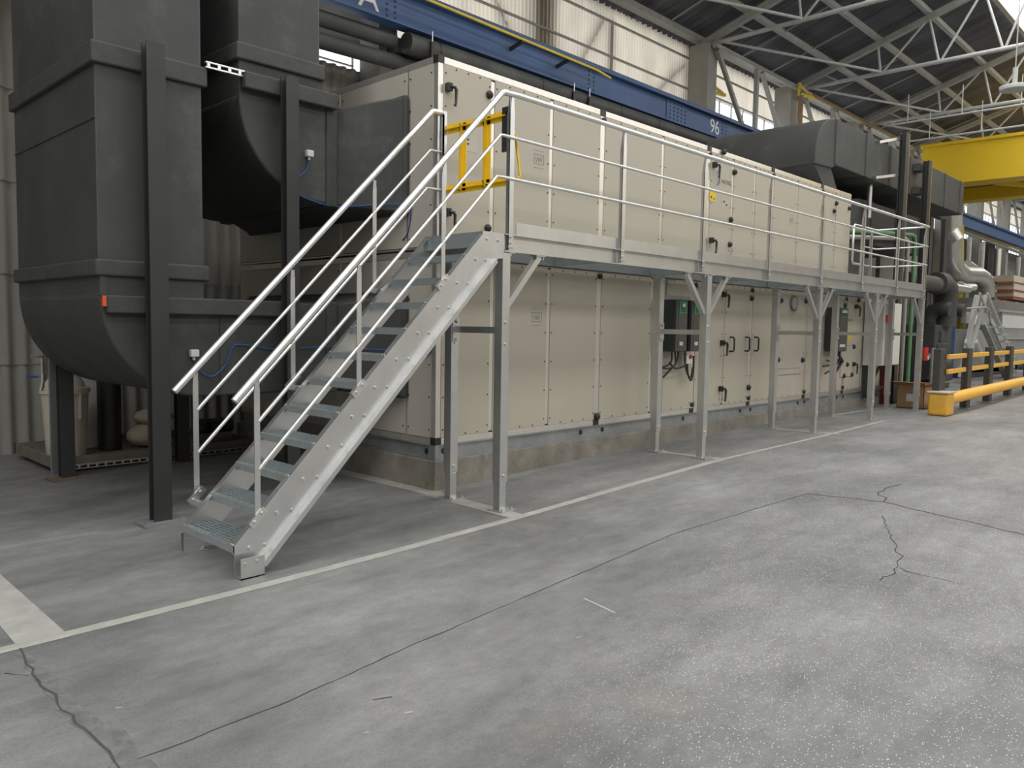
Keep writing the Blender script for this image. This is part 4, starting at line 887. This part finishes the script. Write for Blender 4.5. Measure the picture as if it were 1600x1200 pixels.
# services right of the unit
for i, (x, mt, lab) in enumerate(((18.3, 'galv', 'pale vertical pipe left of the green one'), (18.75, 'greenp', 'green vertical pipe beyond the platform end'))):
    b = MB(); zz = 3.40+.12*i; b.tube([(15.0, 5.84, zz-.1), (x-.2, 5.84, zz+.14), (x-.05, 5.84, zz+.12), (x, 5.84, zz), (x, 5.84, .13)], .045, 10); tag(b.build('service_pipe', mt), lab, 'pipe')
b = MB(); b.box(19.75, 6.9, .13, 22.4, 7.0, 4.3); tag(b.build('partition_panel', 'wallg'), 'tall grey brown panel behind the green pipe', 'panel')
for i, x in enumerate((23.5, 24.8)):
    b = MB(); b.box(x-.13, 6.9, .13, x+.13, 7.0, 4.75); tag(b.build('steel_post', 'bcol'), ('left', 'right')[i]+' of two tall black posts behind the pump pipes', 'post')

# black pump skid
t = thing('pump_skid', (22, 6, .13), 'black insulated pump pipework beyond the platform', 'pump')
b = MB(); b.cyl((19.1, 6.1, 2.72), (21.6, 6.1, 2.72), .20, 14); b.build('inlet_pipe', 'duct', t)
b = MB(); b.tube([(21.3, 6.1, 2.76), (21.8, 6.1, 2.78), (22.1, 6.1, 2.66), (22.15, 6.1, 2.3), (22.15, 6.1, 1.7)], .27, 14); b.build('elbow', 'ductd', t)
for k, x in enumerate((21.7, 22.9)):
    b = MB(); b.tube([(x, 5.85, 2.12), (x, 6.05, 2.16), (x+.04, 6.25, 2.1), (x+.05, 6.35, 1.9), (x+.05, 6.35, 1.2)], .17, 12); b.build('flanged_bend', 'duct', t)
b = MB(); b.box(21.3, 6.05, .13, 22.7, 6.8, 1.75); b.box(21.45, 6.0, 1.0, 22.4, 6.1, 1.3); b.box(21.6, 5.98, .13, 21.75, 6.1, 1.6); b.build('pump_housing', 'duct', t, .03)
b = MB(); b.cyl((20.0, 6.0, .75), (21.5, 6.0, .75), .32, 14); b.build('motor', 'bcol', t)
for k, x in enumerate((22.2, 23.2)): b = MB(); b.bar((x, 5.6, 1.35), (x+.55, 5.6, 1.02), .05, .12); b.build('bright_tube', 'rail', t)
b = MB(); b.cyl((22.4, 6.7, 2.85), (26.5, 6.7, 2.85), .12, 12); b.build('outlet_pipe', 'silver', t)
b = MB(); b.box(24.5, 7.05, .13, 26.8, 8.0, 2.0); tag(b.build('blue_tank', 'bluebox', bevel=.04), 'blue container behind the pump pipework', 'container')
t = thing('fire_extinguisher', (19.3, 5.6, .9), 'red fire extinguisher seen behind the last platform leg', 'extinguisher')
p = at(1445, 553, 5.75)
b = MB(); b.cyl((p.x, p.y, p.z-.15), (p.x, p.y, p.z+.15), .075, 14); b.build('cylinder', 'red', t)
b = MB(); b.box(p.x-.05, p.y-.085, p.z-.13, p.x+.05, p.y-.074, p.z-.04); b.build('label_plate', 'paper', t)
b = MB(); b.cyl((p.x, p.y, p.z+.15), (p.x, p.y, p.z+.22), .03, 8); b.build('valve', 'black', t)
p = at(1455, 600, 5.6); b = MB(); b.cyl((p.x, p.y, .13), (p.x, p.y, 1.2), .05, 8); tag(b.build('steel_stake', 'galvb'), 'thin grey upright between the box and the barrier', 'post')
# silver process pipe
def path(y, pts): return [tuple(at(a, c_, y)) for a, c_ in pts]
t = thing('process_pipe', tuple(at(1488, 400, 7.5)), 'fat silver clad process pipe with swept bends', 'pipe')
P = path(7.5, [(1487, 332), (1487, 405), (1491, 420), (1502, 428), (1525, 429), (1535, 436), (1539, 447), (1539, 464)])
b = MB(); b.tube(P, .30, 18); b.build('cladding', 'silver', t)
b = MB(); b.tube([tuple(at(1487, 362, 7.45)), tuple(at(1496, 375, 7.3))], .22, 12); b.build('branch_stub', 'rail', t)
b = MB(); b.tube(path(8.9, [(1512, 412), (1540, 432), (1592, 462)]), .16, 10); tag(b.build('slanting_pipe', 'silver'), 'slanting grey pipe crossing behind the silver pipe', 'pipe')
b = MB(); b.tube(path(7.0, [(1500, 445), (1505, 449), (1521, 449)]), .12, 10); tag(b.build('short_pipe', 'rail'), 'short bright pipe beneath the silver bend', 'pipe')
for (a, c_, r, mt, lab) in (((1502, 352), (1500, 560), .09, 'yp', 'yellow vertical pipe beside the silver pipe'),):
    b = MB(); b.tube([tuple(at(*a, 8.2)), tuple(at(*c_, 8.2))], r, 8); tag(b.build('gas_pipe', mt), lab, 'pipe')
b = MB(); b.tube(path(9.9, [(1488, 350), (1620, 400)]), .06, 8); tag(b.build('gas_pipe', 'yp'), 'thin yellow pipe along the wall under the blue beam', 'pipe')
b = MB(); b.tube(path(9.9, [(1488, 355), (1620, 405)]), .08, 8); tag(b.build('service_pipe', 'steel'), 'grey pipe below the thin yellow wall pipe', 'pipe')
for i, (px, w_, mt, lab) in enumerate(((1515, .10, 'steelw', 'first thin pale downpipe left of the dark wall column'), (1536, .10, 'steelw', 'second thin pale downpipe left of the dark wall column'), (1560, .16, 'rail', 'bright downpipe right of the dark wall column'), (1592, .10, 'steelw', 'pale downpipe at the right edge'))):
    a, c_ = at(px, 365+(px-1500)*.4, 9.85), at(px-1, 470, 9.85)
    b = MB(); b.cyl(tuple(a), (a.x, a.y, .13), w_, 8); tag(b.build('downpipe', mt), lab, 'downpipe')
a = at(1553, 400, 10.0); b = MB(); b.box(a.x-.6, 10.1, .13, a.x+.6, 10.5, 5.9); tag(b.build('wall_column', 'bcol'), 'dark wall column behind the slanting pipe', 'column')
# right machine: grey line with step ladder
t = thing('process_machine', (31, 7, .13), 'grey process machine with white sheets behind the yellow barrier', 'machine')
a0, a1 = at(1563, 487, 6.8), at(1640, 487, 6.8)
b = MB(); b.box(a0.x+.3, 6.8, .5, 42, 7.25, a0.z); b.build('body', 'mach', t, .02)
b = MB(); b.box(a0.x, 6.78, a0.z, 42, 6.86, a0.z+.08); b.build('top_rail', 'ladder', t)
b = MB(); q = at(1567, 492, 6.78); q2 = at(1566, 512, 6.78); b.box(q.x, 6.77, q2.z, 42, 6.795, q.z); b.build('white_sheet', 'paper', t)
b = MB(); q = at(1570, 528, 6.78); b.box(a0.x, 6.70, q.z-.05, 42, 6.8, q.z); b.build('ledge', 'ladder', t)
for x in (a0.x+.3, a0.x+4): b = MB(); b.box(x, 7, .13, x+.2, 7.2, .5); b.build('foot', 'bcol', t)
q, q2 = at(1530, 465, 7.3), at(1530, 492, 7.3); b = MB(); b.box(q.x, 7.3, q2.z, 46, 8.6, q.z); tag(b.build('overhead_housing', 'wallg'), 'long dark grey housing above the process machine', 'housing')
for x in (q.x+.5, 44): b = MB(); b.box(x, 8.3, .13, x+.3, 8.6, q2.z); tag(b.build('housing_leg', 'wallg'), ('left' if x < 40 else 'right')+' leg carrying the dark grey housing', 'leg')
t = thing('hopper', (28, 6.9, .4), 'grey tapering hopper between the two ladder sides', 'hopper')
P = [(1524, 516), (1546, 515), (1562, 580), (1512, 582)]; b = MB()
fr = [tuple(at(a, c_, 6.9)) for a, c_ in P]; bk = [(x, y+1.0, z) for x, y, z in fr]; b.add(fr+bk, [(0, 1, 2, 3), (7, 6, 5, 4), (0, 4, 5, 1), (1, 5, 6, 2), (2, 6, 7, 3), (3, 7, 4, 0)]); b.build('shell', 'mach', t)
b = MB(); q = at(1508, 505, 6.88); q2 = at(1545, 490, 6.88); b.box(q.x, 6.86, q.z, q2.x, 7.0, q2.z); b.build('head_panel', 'mach', t)
b = MB(); q = at(1517, 507, 6.84); q2 = at(1533, 493, 6.84); b.box(q.x, 6.84, q.z, q2.x, 6.86, q2.z); b.build('sign_sheet', 'paper', t)
b = MB(); q = at(1512, 590, 6.9); q2 = at(1562, 580, 6.9); b.box(q.x, 6.9, .13, q2.x, 7.6, .45); b.build('plinth', 'bcol', t)
t = thing('step_ladder', (28, 6.3, .13), 'grey metal step ladder with thin handrails behind the barrier', 'ladder')
for a, c_, w_, nm in (((1527, 462), (1501, 590), .13, 'rear_leg'), ((1540, 462), (1514, 560), .10, 'rear_leg'), ((1535, 505), (1572, 590), .16, 'stile'), ((1548, 500), (1583, 575), .10, 'stile')):
    b = MB(); b.bar(tuple(at(*a, 6.3)), tuple(at(*c_, 6.3)), .1, w_, (0, 1, 0)); b.build(nm, 'ladder', t)
for k in range(7):
    q = at(1540+k*5.1, 511+k*11.5, 6.3); b = MB(); b.box(q.x, 5.95, q.z-.02, q.x+.75, 6.3, q.z+.03); b.build('step', 'ladder', t)
for a, c_ in (((1531, 458), (1567, 545)), ((1543, 458), (1576, 540))):
    b = MB(); b.tube([tuple(at(*a, 6.25)), tuple(at(*c_, 6.25))], .035, 8); b.build('handrail', 'rail', t)
b = MB(); b.tube(path(6.2, [(1508, 482), (1540, 480), (1546, 484), (1548, 505)]), .025, 8); b.build('guard_hoop', 'ladder', t)
t = thing('board_stack', tuple(at(1590, 461, 8.0)), 'stack of pale boards on rust battens at the right edge', 'board stack')
for k, (a, c_, mt) in enumerate(((430, 440, 'wood'), (443, 452, 'wood'), (456, 463, 'wood'))):
    q, q2 = at(1580, a, 8.0), at(1580, c_, 8.0); b = MB(); b.box(q.x, 7.9, q2.z, q.x+5, 8.6, q.z); b.build('board_layer', mt, t)
    b = MB(); b.box(q.x, 7.92, q2.z-.12, q.x+5, 8.5, q2.z); b.build('batten', 'redw', t)

# ================================================================ barrier, box
t = thing('safety_barrier', (18, 4.15, .13), 'yellow and black impact barrier with two rails and a low bumper', 'barrier')
bx = [(15.12, 4.10), (16.75, 4.18), (18.75, 4.27), (20.9, 4.36), (23.2, 4.44), (25.6, 4.5)]
for k, (x, y) in enumerate(bx):
    w_ = .13 if k else .17
    b = MB(); b.box(x-w_, y-.06+(.1 if k == 0 else 0), .13, x+w_, y+.06+(.1 if k == 0 else 0), 1.27); b.build('post', 'barblk', t, .012)
    if k: b = MB(); b.box(x-.22, y-.12, .13, x+.2, y+.12, .145); b.build('foot_plate', 'galvb', t)
b = MB(); b.box(14.72, 3.93, .13, 15.12, 4.25, .52); b.build('end_block', 'bollard', t, .05, 4)
b = MB(); b.box(14.70, 3.915, .515, 15.14, 4.265, .545); b.build('end_cap', 'wood', t, .01)
b = MB(); b.tube([(15.1, 4.06, .40)]+[(x, y-.12, .42) for x, y in bx[1:]], .105, 16); b.build('bumper_tube', 'barrier', t)
for z in (1.13, .87):
    for (ax, ay), (cx, cy) in zip(bx, bx[1:]):
        b = MB(); b.bar((ax+.12, ay, z), (cx-.12, cy, z), .05, .085); b.build('rail', 'barrier', t, .012)
t = thing('cardboard_box', (16.2, 4.95, .13), 'open brown cardboard box on the floor left of the barrier end', 'box')
g = .131; A_ = (15.85, 5.12); B_ = (15.72, 4.80); 
x0, x1, y0, y1, zt = 15.80, 17.0, 4.62, 5.10, .56
b = MB(); b.box(x0, y0, g, x1, y0+.01, zt); b.box(x0, y1-.01, g, x1, y1, zt); b.box(x0, y0, g, x0+.01, y1, zt); b.box(x1-.01, y0, g, x1, y1, zt); b.box(x0, y0, g, x1, y1, g+.01); b.build('carton', 'card', t)
b = MB(); b.hexa([(x0, y0, zt), (x0+.012, y0, zt), (x0+.012, y1, zt), (x0, y1, zt), (x0-.14, y0-.04, zt+.06), (x0-.128, y0-.04, zt+.07), (x0-.128, y1+.04, zt+.07), (x0-.14, y1+.04, zt+.06)]); b.build('flap', 'cardi', t)
b = MB(); b.hexa([(x0, y0, zt), (x1, y0, zt), (x1, y0+.012, zt), (x0, y0+.012, zt), (x0-.06, y0-.16, zt+.05), (x1+.06, y0-.16, zt+.05), (x1+.06, y0-.15, zt+.06), (x0-.06, y0-.15, zt+.06)]); b.build('flap', 'card', t)
b = MB(); b.box(x0-.003, 4.80, .26, x0, 4.93, .40); b.build('shipping_label', 'paper', t)
b = MB(); b.box(16.35, y0-.003, .38, 16.75, y0, .47, 0); b.box(16.38, y0-.005, .415, 16.70, y0-.003, .435, 1); b.build('red_label', ['paper', 'red'], t)
b = MB(); b.box(16.35, y0-.003, .20, 16.62, y0, .37, 0)
for k in range(6): b.box(16.38+k*.035, y0-.005, .24, 16.395+k*.035, y0-.003, .31, 1)
b.build('barcode_label', ['paper', 'line'], t)

for o in bpy.data.objects:
    if '_o' in o: del o['_o']
